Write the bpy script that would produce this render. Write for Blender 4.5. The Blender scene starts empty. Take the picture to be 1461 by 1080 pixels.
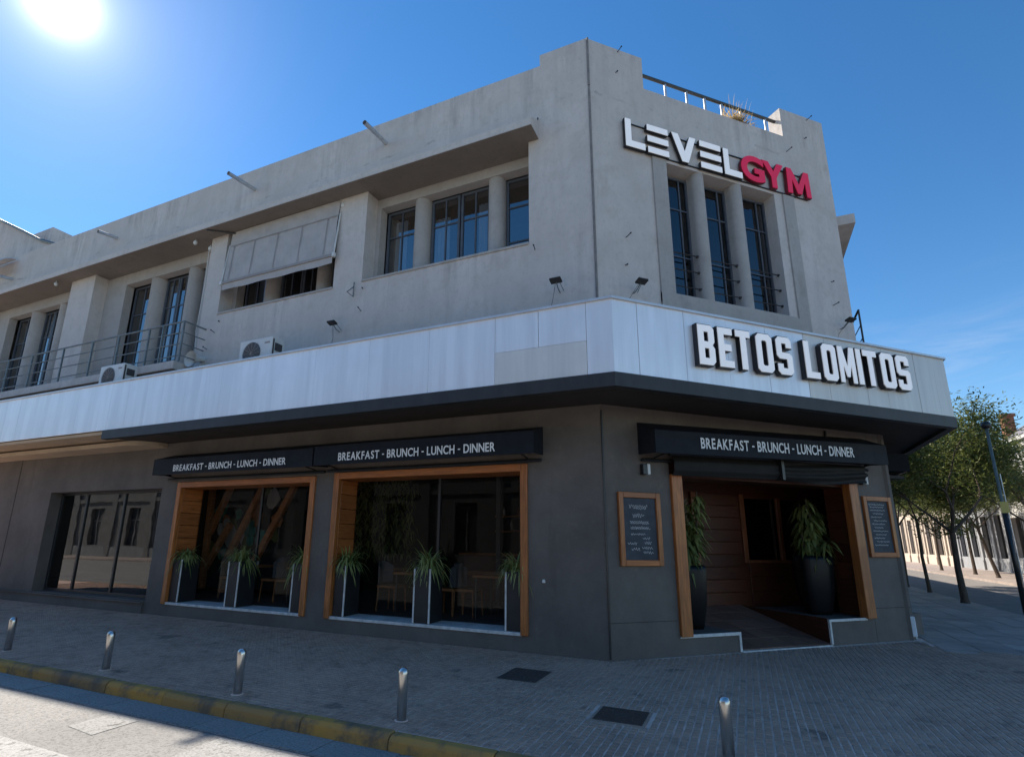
import bpy, bmesh, math, random
from mathutils import Vector, Matrix

# ------------------------------------------------------------------ scene, camera, light
scene = bpy.context.scene
COL = scene.collection
S2 = math.sqrt(0.5)
rnd = random.Random(11)

CAM_POS = Vector((1.9447, -8.4560, 1.65))
YAW, PITCH, ROLL, FPX = -0.4359, 0.2459, 0.0129, 778.29
fw = Vector((math.sin(YAW)*math.cos(PITCH), math.cos(YAW)*math.cos(PITCH), math.sin(PITCH)))
rt = Vector((math.cos(YAW), -math.sin(YAW), 0)); up = rt.cross(fw)
rt2 = rt*math.cos(ROLL) + up*math.sin(ROLL); up2 = up*math.cos(ROLL) - rt*math.sin(ROLL)
cam_d = bpy.data.cameras.new('camera'); cam = bpy.data.objects.new('camera', cam_d); COL.objects.link(cam)
cam.matrix_world = Matrix(((rt2.x, up2.x, -fw.x, CAM_POS.x), (rt2.y, up2.y, -fw.y, CAM_POS.y), (rt2.z, up2.z, -fw.z, CAM_POS.z), (0, 0, 0, 1)))
cam_d.sensor_width = 36; cam_d.lens = 36*FPX/1461; cam_d.shift_x = 35.16/1461; cam_d.shift_y = 36.23/1461
cam_d.clip_start = 0.05; cam_d.clip_end = 3000
scene.camera = cam

SUN = Vector((-0.716, 0.262, 0.647)).normalized()          # direction towards the sun
sun_el = math.asin(SUN.z); sun_rot = math.atan2(SUN.x, SUN.y)
w = bpy.data.worlds.new('World'); scene.world = w; w.use_nodes = True
nt = w.node_tree; nt.nodes.clear()
def N(tree, t, **kw):
    n = tree.nodes.new(t)
    for k, v in kw.items():
        setattr(n, k, v)
    return n
wo = N(nt, 'ShaderNodeOutputWorld'); bg = N(nt, 'ShaderNodeBackground'); sky = N(nt, 'ShaderNodeTexSky')
sky.sky_type = 'NISHITA'; sky.sun_disc = False; sky.sun_elevation = sun_el; sky.sun_rotation = sun_rot
sky.air_density = 1.0; sky.dust_density = 0.04; sky.ozone_density = 1.6; sky.altitude = 300
hs = N(nt, 'ShaderNodeHueSaturation'); hs.inputs['Saturation'].default_value = 1.31; hs.inputs['Value'].default_value = 1.0
nt.links.new(sky.outputs[0], hs.inputs['Color'])
# bright aureole round the sun, a function of the direction in the sky
tc = N(nt, 'ShaderNodeTexCoord'); dt = N(nt, 'ShaderNodeVectorMath', operation='DOT_PRODUCT'); dt.inputs[1].default_value = SUN
nt.links.new(tc.outputs['Generated'], dt.inputs[0])
def wpow(e, k):
    a = N(nt, 'ShaderNodeMath', operation='MAXIMUM'); a.inputs[1].default_value = 0.0; nt.links.new(dt.outputs['Value'], a.inputs[0])
    p = N(nt, 'ShaderNodeMath', operation='POWER'); p.inputs[1].default_value = e; nt.links.new(a.outputs[0], p.inputs[0])
    m = N(nt, 'ShaderNodeMath', operation='MULTIPLY'); m.inputs[1].default_value = k; nt.links.new(p.outputs[0], m.inputs[0])
    return m
g1 = wpow(2600, 14.0); g2 = wpow(500, 2.4); g3 = wpow(60, 1.0)
s1 = N(nt, 'ShaderNodeMath', operation='ADD'); s2 = N(nt, 'ShaderNodeMath', operation='ADD')
nt.links.new(g1.outputs[0], s1.inputs[0]); nt.links.new(g2.outputs[0], s1.inputs[1]); nt.links.new(s1.outputs[0], s2.inputs[0]); nt.links.new(g3.outputs[0], s2.inputs[1])
gm = N(nt, 'ShaderNodeMix', data_type='RGBA', blend_type='ADD'); gm.inputs['Factor'].default_value = 1.0
gc = N(nt, 'ShaderNodeVectorMath', operation='SCALE'); gc.inputs[0].default_value = (1.0, 0.97, 0.92); nt.links.new(s2.outputs[0], gc.inputs['Scale'])
# thin wisps of cirrus low in the sky, all the way round
cmap = N(nt, 'ShaderNodeMapping'); cmap.inputs['Scale'].default_value = (2.2, 2.2, 11.0); nt.links.new(tc.outputs['Generated'], cmap.inputs[0])
cn = N(nt, 'ShaderNodeTexNoise'); cn.inputs['Scale'].default_value = 1.6; cn.inputs['Detail'].default_value = 9; cn.inputs['Roughness'].default_value = 0.62; cn.inputs['Distortion'].default_value = 0.6; nt.links.new(cmap.outputs[0], cn.inputs['Vector'])
cr = N(nt, 'ShaderNodeMapRange', interpolation_type='SMOOTHSTEP'); cr.inputs[1].default_value = 0.46; cr.inputs[2].default_value = 0.74; nt.links.new(cn.outputs['Fac'], cr.inputs[0])
csep = N(nt, 'ShaderNodeSeparateXYZ'); nt.links.new(tc.outputs['Generated'], csep.inputs[0])
ce = N(nt, 'ShaderNodeMapRange', interpolation_type='SMOOTHSTEP'); ce.inputs[1].default_value = 0.42; ce.inputs[2].default_value = 0.10; ce.inputs[3].default_value = 0.0; ce.inputs[4].default_value = 0.45; nt.links.new(csep.outputs['Z'], ce.inputs[0])
cm_ = N(nt, 'ShaderNodeMath', operation='MULTIPLY'); nt.links.new(cr.outputs[0], cm_.inputs[0]); nt.links.new(ce.outputs[0], cm_.inputs[1])
cl = N(nt, 'ShaderNodeMix', data_type='RGBA'); cl.inputs[7].default_value = (4.6, 4.8, 5.2, 1); nt.links.new(cm_.outputs[0], cl.inputs[0]); nt.links.new(hs.outputs[0], cl.inputs[6])
nt.links.new(cl.outputs[2], gm.inputs[6]); nt.links.new(gc.outputs[0], gm.inputs[7])
nt.links.new(gm.outputs[2], bg.inputs[0]); bg.inputs[1].default_value = 0.072
nt.links.new(bg.outputs[0], wo.inputs[0])

sl = bpy.data.lights.new('sun', 'SUN'); so = bpy.data.objects.new('sun', sl); COL.objects.link(so)
sl.energy = 3.6; sl.angle = math.radians(0.53); sl.color = (1.0, 0.92, 0.80)
so.rotation_euler = (-SUN).to_track_quat('-Z', 'Y').to_euler(); so.location = (0, 0, 30)
scene.render.engine = 'CYCLES'
scene.view_settings.view_transform = 'Standard'; scene.view_settings.look = 'None'
scene.view_settings.gamma = 1; scene.view_settings.use_curve_mapping = False
scene.view_settings.exposure = 1.35

# ------------------------------------------------------------------ materials
MATS = {}
def newmat(name):
    m = bpy.data.materials.new(name); m.use_nodes = True; t = m.node_tree
    b = t.nodes['Principled BSDF']; MATS[name] = m
    return m, t, b
def pos_noise(t, scale, sc=(1, 1, 1), detail=5, rough=0.6):
    g = N(t, 'ShaderNodeNewGeometry'); mp = N(t, 'ShaderNodeMapping'); mp.inputs['Scale'].default_value = sc
    n = N(t, 'ShaderNodeTexNoise'); n.inputs['Scale'].default_value = scale; n.inputs['Detail'].default_value = detail; n.inputs['Roughness'].default_value = rough
    t.links.new(g.outputs['Position'], mp.inputs[0]); t.links.new(mp.outputs[0], n.inputs['Vector'])
    return n
def ramp(t, src, p0, p1, c0=(0, 0, 0, 1), c1=(1, 1, 1, 1)):
    r = N(t, 'ShaderNodeValToRGB'); r.color_ramp.elements[0].position = p0; r.color_ramp.elements[1].position = p1
    r.color_ramp.elements[0].color = c0; r.color_ramp.elements[1].color = c1
    t.links.new(src, r.inputs[0]); return r
def mixc(t, a, b, fac, mode='MIX'):
    m = N(t, 'ShaderNodeMix', data_type='RGBA', blend_type=mode)
    for s, v in ((6, a), (7, b), (0, fac)):
        if hasattr(v, 'is_linked') or hasattr(v, 'links'):
            t.links.new(v, m.inputs[s])
        else:
            m.inputs[s].default_value = v if s == 0 else (v[0], v[1], v[2], 1)
    return m.outputs[2]
def bump(t, b, src, strength, dist):
    n = N(t, 'ShaderNodeBump'); n.inputs['Strength'].default_value = strength; n.inputs['Distance'].default_value = dist
    t.links.new(src, n.inputs['Height']); t.links.new(n.outputs[0], b.inputs['Normal']); return n
def mat(name, col, rough=0.6, var=0.15, scale=6.0, sc=(1, 1, 1), metal=0.0, spec=0.5, bmp=0.0, bd=0.01, bscale=None, objvar=0.0):
    m, t, b = newmat(name)
    n = pos_noise(t, scale, sc)
    r = ramp(t, n.outputs['Fac'], 0.3, 0.7)
    lo = tuple(c*(1-var) for c in col); hi = tuple(min(1, c*(1+var)) for c in col)
    c = mixc(t, lo, hi, r.outputs[0])
    if objvar:
        oi = N(t, 'ShaderNodeObjectInfo'); mr = N(t, 'ShaderNodeMapRange'); mr.inputs[3].default_value = 1-objvar; mr.inputs[4].default_value = 1+objvar
        t.links.new(oi.outputs['Random'], mr.inputs[0])
        vs = N(t, 'ShaderNodeVectorMath', operation='SCALE'); t.links.new(c, vs.inputs[0]); t.links.new(mr.outputs[0], vs.inputs['Scale']); c = vs.outputs[0]
    t.links.new(c, b.inputs['Base Color'])
    b.inputs['Roughness'].default_value = rough; b.inputs['Metallic'].default_value = metal; b.inputs['Specular IOR Level'].default_value = spec
    if bmp:
        n2 = pos_noise(t, bscale or scale*6, sc, 4); bump(t, b, n2.outputs['Fac'], bmp, bd)
    return m

def lit_letter(name, col, e):                                              # acrylic face of an internally lit letter
    m = mat(name, col, 0.4, 0.04, 5); b = m.node_tree.nodes['Principled BSDF']
    b.inputs['Emission Color'].default_value = (*col, 1); b.inputs['Emission Strength'].default_value = e
    return m
# weathered grey render of the upper storey: blotches, thin vertical runs, cracked joint under the parapet
def concrete(name, col, crack=True):
    m, t, b = newmat(name)
    big = pos_noise(t, 0.6, (1, 1, 1), 7, 0.68); mid = pos_noise(t, 2.6, (1, 1, 1), 9, 0.74); run = pos_noise(t, 3.0, (1, 1, 0.10), 8, 0.72); sp_ = pos_noise(t, 14, (1, 1, .7), 6, 0.75)
    c = mixc(t, tuple(x*0.88 for x in col), tuple(x*1.03 for x in col), ramp(t, big.outputs['Fac'], 0.38, 0.62).outputs[0])
    c = mixc(t, c, tuple(x*0.80 for x in (col[0], col[1]*0.99, col[2]*0.96)), ramp(t, mid.outputs['Fac'], 0.49, 0.68, c1=(.8, .8, .8, 1)).outputs[0])
    c = mixc(t, c, tuple(x*0.74 for x in col), ramp(t, sp_.outputs['Fac'], 0.53, 0.70, c1=(.7, .7, .7, 1)).outputs[0])
    gz = N(t, 'ShaderNodeNewGeometry'); sz = N(t, 'ShaderNodeSeparateXYZ'); t.links.new(gz.outputs['Position'], sz.inputs[0])
    mz = N(t, 'ShaderNodeMapRange'); mz.inputs[1].default_value = 9.3; mz.inputs[2].default_value = 10.7; mz.inputs[3].default_value = 0.35; mz.inputs[4].default_value = 1.0; t.links.new(sz.outputs['Z'], mz.inputs[0])
    rr = ramp(t, run.outputs['Fac'], 0.46, 0.66, c1=(.95, .95, .95, 1)); mm = N(t, 'ShaderNodeMath', operation='MULTIPLY'); mk_ = N(t, 'ShaderNodeMath', operation='MULTIPLY'); t.links.new(rr.outputs[0], mk_.inputs[0]); t.links.new(ramp(t, big.outputs['Fac'], 0.42, 0.60).outputs[0], mk_.inputs[1]); m2 = N(t, 'ShaderNodeMapRange'); m2.inputs[1].default_value = 5.7; m2.inputs[2].default_value = 6.95; m2.inputs[3].default_value = 0.0; m2.inputs[4].default_value = 0.9; t.links.new(sz.outputs['Z'], m2.inputs[0])
    lt = N(t, 'ShaderNodeMath', operation='LESS_THAN'); lt.inputs[1].default_value = 6.95; t.links.new(sz.outputs['Z'], lt.inputs[0]); ml = N(t, 'ShaderNodeMath', operation='MULTIPLY'); t.links.new(m2.outputs[0], ml.inputs[0]); t.links.new(lt.outputs[0], ml.inputs[1])
    mx_ = N(t, 'ShaderNodeMath', operation='MAXIMUM'); t.links.new(mz.outputs[0], mx_.inputs[0]); t.links.new(ml.outputs[0], mx_.inputs[1]); t.links.new(mk_.outputs[0], mm.inputs[0]); t.links.new(mx_.outputs[0], mm.inputs[1])
    c = mixc(t, c, tuple(x*0.52 for x in col), mm.outputs[0])
    if crack:
        g = N(t, 'ShaderNodeNewGeometry'); sp = N(t, 'ShaderNodeSeparateXYZ'); t.links.new(g.outputs['Position'], sp.inputs[0])
        wob = pos_noise(t, 1.3, (1, 1, 0.2), 6, 0.75)
        a = N(t, 'ShaderNodeMath', operation='MULTIPLY_ADD'); a.inputs[1].default_value = 0.35; t.links.new(wob.outputs['Fac'], a.inputs[0]); t.links.new(sp.outputs['Z'], a.inputs[2])
        d = N(t, 'ShaderNodeMath', operation='SUBTRACT'); d.inputs[1].default_value = 10.03; t.links.new(a.outputs[0], d.inputs[0])
        ab = N(t, 'ShaderNodeMath', operation='ABSOLUTE'); t.links.new(d.outputs[0], ab.inputs[0])
        line = ramp(t, ab.outputs[0], 0.008, 0.04, (1, 1, 1, 1), (0, 0, 0, 1))
        pat = pos_noise(t, 1.7, (1, 1, 1), 4, 0.6); pm = ramp(t, pat.outputs['Fac'], 0.52, 0.62)
        mu = N(t, 'ShaderNodeMath', operation='MULTIPLY'); t.links.new(line.outputs[0], mu.inputs[0]); t.links.new(pm.outputs[0], mu.inputs[1])
        mu2 = N(t, 'ShaderNodeMath', operation='MULTIPLY'); mu2.inputs[1].default_value = 0.55; t.links.new(mu.outputs[0], mu2.inputs[0])
        c = mixc(t, c, tuple(x*0.45 for x in col), mu2.outputs[0])
    t.links.new(c, b.inputs['Base Color']); b.inputs['Roughness'].default_value = 0.9; b.inputs['Specular IOR Level'].default_value = 0.25
    fine = pos_noise(t, 28, (1, 1, 1), 6, 0.7); bump(t, b, fine.outputs['Fac'], 0.35, 0.012)
    return m
concrete('concrete', (0.65, 0.59, 0.545)); concrete('concrete_plain', (0.47, 0.435, 0.405), False); concrete('concrete_shaded', (0.25, 0.215, 0.185), False)
def paint(name, col):
    m, t, b = newmat(name)
    a = pos_noise(t, 0.8, (1, 1, 1), 7, 0.65); d = pos_noise(t, 5, (1, 1, 1), 8, 0.75); e = pos_noise(t, 3.2, (1, 1, .15), 6, .7); f = pos_noise(t, 16, (1, 1, 2.5), 5, .7)
    c = mixc(t, tuple(x*0.80 for x in col), tuple(x*1.15 for x in col), ramp(t, a.outputs['Fac'], 0.36, 0.64).outputs[0])
    c = mixc(t, c, tuple(x*1.7 for x in col), ramp(t, d.outputs['Fac'], 0.54, 0.76, c1=(.40, .40, .40, 1)).outputs[0])
    c = mixc(t, c, tuple(x*0.6 for x in col), ramp(t, e.outputs['Fac'], 0.55, 0.75, c1=(.5, .5, .5, 1)).outputs[0])
    c = mixc(t, c, tuple(x*2.0 for x in col), ramp(t, f.outputs['Fac'], 0.68, 0.76, c1=(.5, .5, .5, 1)).outputs[0])
    t.links.new(c, b.inputs['Base Color']); b.inputs['Specular IOR Level'].default_value = 0.25
    r = ramp(t, d.outputs['Fac'], 0.3, 0.7, (.6, .6, .6, 1), (.9, .9, .9, 1)); t.links.new(r.outputs[0], b.inputs['Roughness'])
    n = pos_noise(t, 35, (1, 1, 1), 5, .7); bump(t, b, n.outputs['Fac'], 0.35, 0.008)
paint('dark_render', (0.148, 0.127, 0.112))
mat('black_trim', (0.030, 0.030, 0.031), 0.55, 0.25, 5, (1, 1, .3), bmp=0.1)
mat('soffit_dark', (0.040, 0.031, 0.025), 0.85, 0.15, 3)
mat('soffit_beige', (0.52, 0.40, 0.28), 0.9, 0.10, 2, bmp=0.1)
# brushed composite panels, with faint vertical water runs
def panel_mat(name, col, met, ro):
    m, t, b = newmat(name)
    run = pos_noise(t, 4.0, (1, 1, 0.06), 5, 0.65); blot = pos_noise(t, 1.4, (1, 1, 1), 4, 0.6)
    c = mixc(t, tuple(x*0.86 for x in col), col, ramp(t, run.outputs['Fac'], 0.38, 0.6).outputs[0])
    c = mixc(t, c, tuple(x*0.9 for x in col), ramp(t, blot.outputs['Fac'], 0.5, 0.75).outputs[0])
    oi = N(t, 'ShaderNodeObjectInfo'); mr = N(t, 'ShaderNodeMapRange'); mr.inputs[3].default_value = 0.96; mr.inputs[4].default_value = 1.02
    t.links.new(oi.outputs['Random'], mr.inputs[0]); vs = N(t, 'ShaderNodeVectorMath', operation='SCALE'); t.links.new(c, vs.inputs[0]); t.links.new(mr.outputs[0], vs.inputs['Scale'])
    t.links.new(vs.outputs[0], b.inputs['Base Color']); b.inputs['Metallic'].default_value = met; b.inputs['Roughness'].default_value = ro
    wv = pos_noise(t, 0.8, (1, 1, 1), 2, 0.5); bump(t, b, wv.outputs['Fac'], 0.35, 0.03)
panel_mat('panel_silver', (0.95, 0.94, 0.95), 0.25, 0.34); panel_mat('panel_beige', (0.80, 0.77, 0.73), 0.15, 0.45)
panel_mat('panel_warm', (0.74, 0.70, 0.65), 0.2, 0.45)
mat('cap_metal', (0.62, 0.62, 0.63), 0.4, 0.1, 3, metal=0.4)
# wood with grain along one axis
def wood(name, col, sc, rough=0.5):
    m, t, b = newmat(name)
    n = pos_noise(t, 9, sc, 6, 0.65); k = pos_noise(t, 1.2, (1, 1, 1), 3, 0.5)
    c = mixc(t, tuple(x*0.55 for x in col), tuple(min(1, x*1.25) for x in col), ramp(t, n.outputs['Fac'], 0.32, 0.68).outputs[0])
    c = mixc(t, c, tuple(x*0.7 for x in col), ramp(t, k.outputs['Fac'], 0.45, 0.75).outputs[0])
    oi = N(t, 'ShaderNodeObjectInfo'); mr = N(t, 'ShaderNodeMapRange'); mr.inputs[3].default_value = 0.8; mr.inputs[4].default_value = 1.15
    t.links.new(oi.outputs['Random'], mr.inputs[0]); vs = N(t, 'ShaderNodeVectorMath', operation='SCALE'); t.links.new(c, vs.inputs[0]); t.links.new(mr.outputs[0], vs.inputs['Scale'])
    t.links.new(vs.outputs[0], b.inputs['Base Color']); b.inputs['Roughness'].default_value = rough; b.inputs['Coat Weight'].default_value = 0.15
    bump(t, b, n.outputs['Fac'], 0.12, 0.004)
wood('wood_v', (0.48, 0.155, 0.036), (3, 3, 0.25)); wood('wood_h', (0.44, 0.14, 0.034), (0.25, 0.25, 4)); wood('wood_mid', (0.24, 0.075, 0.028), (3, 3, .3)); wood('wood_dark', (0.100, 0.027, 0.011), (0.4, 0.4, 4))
mat('wood_raw', (0.42, 0.16, 0.05), 0.6, 0.3, 9, (.5, .5, 3))
mat('steel_frame', (0.085, 0.095, 0.115), 0.45, 0.15, 8)
mat('rail_steel', (0.16, 0.19, 0.20), 0.5, 0.2, 9, metal=0.2)
mat('rail_dark', (0.025, 0.027, 0.03), 0.4, 0.2, 9)
mat('stainless', (0.60, 0.57, 0.54), 0.28, 0.12, 14, (1, 1, .2), metal=1.0)
mat('galvanised', (0.55, 0.56, 0.57), 0.45, 0.15, 12, metal=0.6)
mat('white_trim', (0.62, 0.60, 0.57), 0.6, 0.25, 9)
mat('white_plastic', (0.66, 0.66, 0.63), 0.45, 0.08, 5)
mat('dark_plastic', (0.05, 0.05, 0.052), 0.5, 0.1, 5)
mat('strip_grey', (0.22, 0.20, 0.185), 0.7, 0.2, 6); mat('lamp_black', (0.02, 0.02, 0.021), 0.35, 0.1, 5)
lit_letter('letter_white', (0.85, 0.85, 0.86), 0.10); mat('letter_side', (0.018, 0.018, 0.022), 0.5, 0.1, 5)
lit_letter('letter_red', (0.62, 0.015, 0.06), 0.10); mat('letter_red_side', (0.16, 0.008, 0.02), 0.5, 0.1, 5)
mat('print_white', (0.85, 0.85, 0.84), 0.7, 0.08, 20)
mat('awning_fabric', (0.016, 0.018, 0.024), 0.6, 0.2, 6, bmp=0.1, spec=0.15); mat('vinyl', (0.020, 0.018, 0.017), 0.65, 0.2, 4, bmp=0.2, spec=0.2)
mat('canvas_grey', (0.46, 0.42, 0.395), 0.85, 0.10, 3, bmp=0.15); mat('canvas_seam', (0.33, 0.30, 0.285), 0.85, 0.1, 3)
mat('chalkboard', (0.045, 0.052, 0.065), 0.7, 0.3, 7); mat('chalk', (0.50, 0.48, 0.47), 0.9, 0.3, 60)
mat('pot_black', (0.008, 0.008, 0.009), 0.38, 0.2, 4, spec=0.25); mat('planter_black', (0.020, 0.020, 0.021), 0.5, 0.2, 4)
mat('soil', (0.05, 0.035, 0.025), 0.95, 0.3, 20)
mat('interior_dark', (0.030, 0.024, 0.020), 0.85, 0.2, 2); mat('interior_floor', (0.16, 0.12, 0.09), 0.6, 0.25, 3); mat('room_grey', (0.10, 0.098, 0.095), 0.9, 0.2, 2)
mat('tile_floor', (0.17, 0.10, 0.075), 0.5, 0.2, 5, objvar=0.18)
mat('teal_paint', (0.07, 0.26, 0.20), 0.7, 0.5, 5); mat('chair_grey', (0.12, 0.12, 0.12), 0.7, 0.1, 5)
mat('cloth_red', (0.35, 0.06, 0.04), 0.7, 0.2, 8)
mat('iron_cover', (0.085, 0.07, 0.06), 0.6, 0.3, 25, metal=0.3, bmp=0.4, bscale=60); mat('iron_rust', (0.09, 0.06, 0.045), 0.65, 0.35, 30, metal=0.2)
mat('bark', (0.085, 0.062, 0.045), 0.95, 0.35, 14, (1, 1, .3), bmp=0.6, bd=0.02, bscale=30)
mat('asphalt', (0.20, 0.18, 0.165), 0.9, 0.2, 3, bmp=0.4, bscale=90)
mat('cream_stone', (0.46, 0.38, 0.30), 0.85, 0.12, 2, bmp=0.2); mat('white_stone', (0.52, 0.50, 0.47), 0.85, 0.10, 2, bmp=0.2); mat('grey_stone', (0.26, 0.26, 0.26), 0.85, 0.15, 2, bmp=0.2)
mat('slate', (0.16, 0.15, 0.16), 0.7, 0.2, 6); mat('brick_red', (0.30, 0.12, 0.07), 0.85, 0.3, 12); mat('shutter_dark', (0.04, 0.042, 0.045), 0.6, 0.2, 6)
mat('pole_green', (0.16, 0.18, 0.16), 0.5, 0.2, 8, metal=0.3); mat('notice_yellow', (0.60, 0.45, 0.12), 0.6, 0.1, 9); mat('paper_white', (0.7, 0.72, 0.75), 0.7, 0.1, 9)
mat('opp_wall', (0.20, 0.19, 0.18), 0.9, 0.15, 2); mat('roof_felt', (0.2, 0.19, 0.18), 0.95, 0.2, 2)

def leafmat(name, col, col2, trans=0.35):
    m, t, b = newmat(name)
    oi = pos_noise(t, 2.2, (1, 1, 1), 3, 0.6); g = N(t, 'ShaderNodeNewGeometry')
    f = N(t, 'ShaderNodeMath', operation='ADD'); sc_ = N(t, 'ShaderNodeMath', operation='MULTIPLY'); sc_.inputs[1].default_value = 0.5
    t.links.new(g.outputs['Random Per Island'], sc_.inputs[0]); t.links.new(sc_.outputs[0], f.inputs[0]); t.links.new(oi.outputs['Fac'], f.inputs[1])
    c = mixc(t, col, col2, ramp(t, f.outputs[0], 0.45, 1.0).outputs[0])
    t.links.new(c, b.inputs['Base Color']); b.inputs['Roughness'].default_value = 0.55
    tr = N(t, 'ShaderNodeBsdfTranslucent'); t.links.new(c, tr.inputs[0]); mx = N(t, 'ShaderNodeMixShader'); mx.inputs[0].default_value = trans
    t.links.new(b.outputs[0], mx.inputs[1]); t.links.new(tr.outputs[0], mx.inputs[2]); t.links.new(mx.outputs[0], t.nodes['Material Output'].inputs[0])
leafmat('leaf_tree', (0.055, 0.085, 0.022), (0.19, 0.205, 0.055), 0.4)
leafmat('leaf_spider', (0.14, 0.20, 0.045), (0.40, 0.42, 0.16), 0.3); leafmat('leaf_dark', (0.10, 0.13, 0.03), (0.28, 0.29, 0.09), 0.3)
leafmat('leaf_dry', (0.42, 0.28, 0.12), (0.65, 0.50, 0.26), 0.4)

def glass(name, base, tint):
    m, t, b = newmat(name); t.nodes.remove(b)
    gl = N(t, 'ShaderNodeBsdfGlossy'); gl.inputs['Roughness'].default_value = 0.012; tr = N(t, 'ShaderNodeBsdfTransparent'); tr.inputs[0].default_value = (*tint, 1)
    lw = N(t, 'ShaderNodeLayerWeight'); lw.inputs[0].default_value = 0.5
    p5 = N(t, 'ShaderNodeMath', operation='POWER'); p5.inputs[1].default_value = 5.0; t.links.new(lw.outputs['Facing'], p5.inputs[0])
    mr = N(t, 'ShaderNodeMath', operation='MULTIPLY_ADD'); mr.inputs[1].default_value = 1.0 - base; mr.inputs[2].default_value = base; mr.use_clamp = True
    t.links.new(p5.outputs[0], mr.inputs[0])
    wv = pos_noise(t, 0.9, (1, 1, 1), 2, 0.5); bp = N(t, 'ShaderNodeBump'); bp.inputs['Strength'].default_value = 0.04; bp.inputs['Distance'].default_value = 0.05
    t.links.new(wv.outputs['Fac'], bp.inputs['Height']); t.links.new(bp.outputs[0], gl.inputs['Normal'])
    mx = N(t, 'ShaderNodeMixShader'); t.links.new(mr.outputs[0], mx.inputs[0]); t.links.new(tr.outputs[0], mx.inputs[1]); t.links.new(gl.outputs[0], mx.inputs[2])
    t.links.new(mx.outputs[0], t.nodes['Material Output'].inputs[0])
glass('glass_upper', 0.30, (0.45, 0.5, 0.55)); glass('glass_dark', 0.12, (0.3, 0.32, 0.35)); glass('glass_shop', 0.13, (0.25, 0.28, 0.28)); glass('glass_cafe', 0.018, (0.66, 0.66, 0.66))

# pavement, kerb, road
def sett_mat():
    m, t, b = newmat('sett')
    n = pos_noise(t, 0.9, (1, 1, 1), 7, 0.65); n2 = pos_noise(t, 3.5, (1, 1, 1), 8, 0.75); g = N(t, 'ShaderNodeNewGeometry'); st = pos_noise(t, 1.6, (1, 1, 1), 3, 0.5)
    c = mixc(t, (0.37, 0.225, 0.16), (0.53, 0.335, 0.24), ramp(t, n.outputs['Fac'], 0.32, 0.68).outputs[0])
    c = mixc(t, c, (0.56, 0.37, 0.27), ramp(t, g.outputs['Random Per Island'], 0.5, 1.0, c1=(.6, .6, .6, 1)).outputs[0])
    c = mixc(t, c, (0.12, 0.085, 0.065), ramp(t, n2.outputs['Fac'], 0.52, 0.70, c1=(.7, .7, .7, 1)).outputs[0])
    c = mixc(t, c, (0.10, 0.07, 0.055), ramp(t, st.outputs['Fac'], 0.66, 0.70, c1=(.6, .6, .6, 1)).outputs[0])
    t.links.new(c, b.inputs['Base Color']); b.inputs['Specular IOR Level'].default_value = 0.45
    r = ramp(t, n2.outputs['Fac'], 0.3, 0.7, (.42, .42, .42, 1), (.75, .75, .75, 1)); t.links.new(r.outputs[0], b.inputs['Roughness'])
    f = pos_noise(t, 60, (1, 1, 1), 4, 0.6); bump(t, b, f.outputs['Fac'], 0.3, 0.003)
sett_mat()
mat('joint', (0.74, 0.53, 0.43), 0.95, 0.3, 2.5); mat('slab', (0.36, 0.29, 0.25), 0.6, 0.25, 1.6, bmp=0.2, objvar=0.15, bscale=50)
def kerb_mat():
    m, t, b = newmat('kerb_yellow')
    wear = pos_noise(t, 3.2, (1, 1, 1), 8, 0.7); gr = pos_noise(t, 0.9, (1, 1, 1), 5, 0.6)
    c = mixc(t, (0.50, 0.26, 0.045), (0.40, 0.22, 0.07), ramp(t, gr.outputs['Fac'], 0.35, 0.65).outputs[0])
    c = mixc(t, c, (0.10, 0.085, 0.07), ramp(t, wear.outputs['Fac'], 0.47, 0.62, c1=(.85, .85, .85, 1)).outputs[0])
    oi = N(t, 'ShaderNodeObjectInfo'); c = mixc(t, c, (0.13, 0.10, 0.07), ramp(t, oi.outputs['Random'], 0.5, 1.0, c1=(.5, .5, .5, 1)).outputs[0])
    t.links.new(c, b.inputs['Base Color']); b.inputs['Roughness'].default_value = 0.85; bump(t, b, wear.outputs['Fac'], 0.5, 0.012)
kerb_mat()
def road_mat(name, lo, hi, worn=False):
    m, t, b = newmat(name)
    n = pos_noise(t, 0.55, (1, 1, 1), 7, 0.65); a = pos_noise(t, 42, (1, 1, 1), 4, 0.75); st = pos_noise(t, 6, (1, 1, 1), 6, .7)
    c = mixc(t, lo, hi, ramp(t, n.outputs['Fac'], 0.32, 0.68).outputs[0])
    c = mixc(t, c, tuple(x*0.45 for x in lo), ramp(t, a.outputs['Fac'], 0.46, 0.66, c1=(.85, .85, .85, 1)).outputs[0])
    c = mixc(t, c, tuple(x*0.6 for x in lo), ramp(t, st.outputs['Fac'], 0.6, 0.8, c1=(.5, .5, .5, 1)).outputs[0])
    t.links.new(c, b.inputs['Base Color']); b.inputs['Roughness'].default_value = 0.9; bump(t, b, a.outputs['Fac'], 0.6, 0.006)
    if worn:                                                               # paint and patching rubbed through to the road below
        e = pos_noise(t, 7, (1, 1, 1), 9, 0.75); k = ramp(t, e.outputs['Fac'], 0.30, 0.44)
        tr = N(t, 'ShaderNodeBsdfTransparent'); mx = N(t, 'ShaderNodeMixShader'); t.links.new(k.outputs[0], mx.inputs[0]); t.links.new(tr.outputs[0], mx.inputs[1]); t.links.new(b.outputs[0], mx.inputs[2]); t.links.new(mx.outputs[0], t.nodes['Material Output'].inputs[0])
road_mat('road', (0.24, 0.228, 0.212), (0.33, 0.315, 0.293)); road_mat('road_patch', (0.33, 0.32, 0.30), (0.40, 0.385, 0.36), True); road_mat('road_paint', (0.40, 0.385, 0.36), (0.48, 0.465, 0.44), True)
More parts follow.
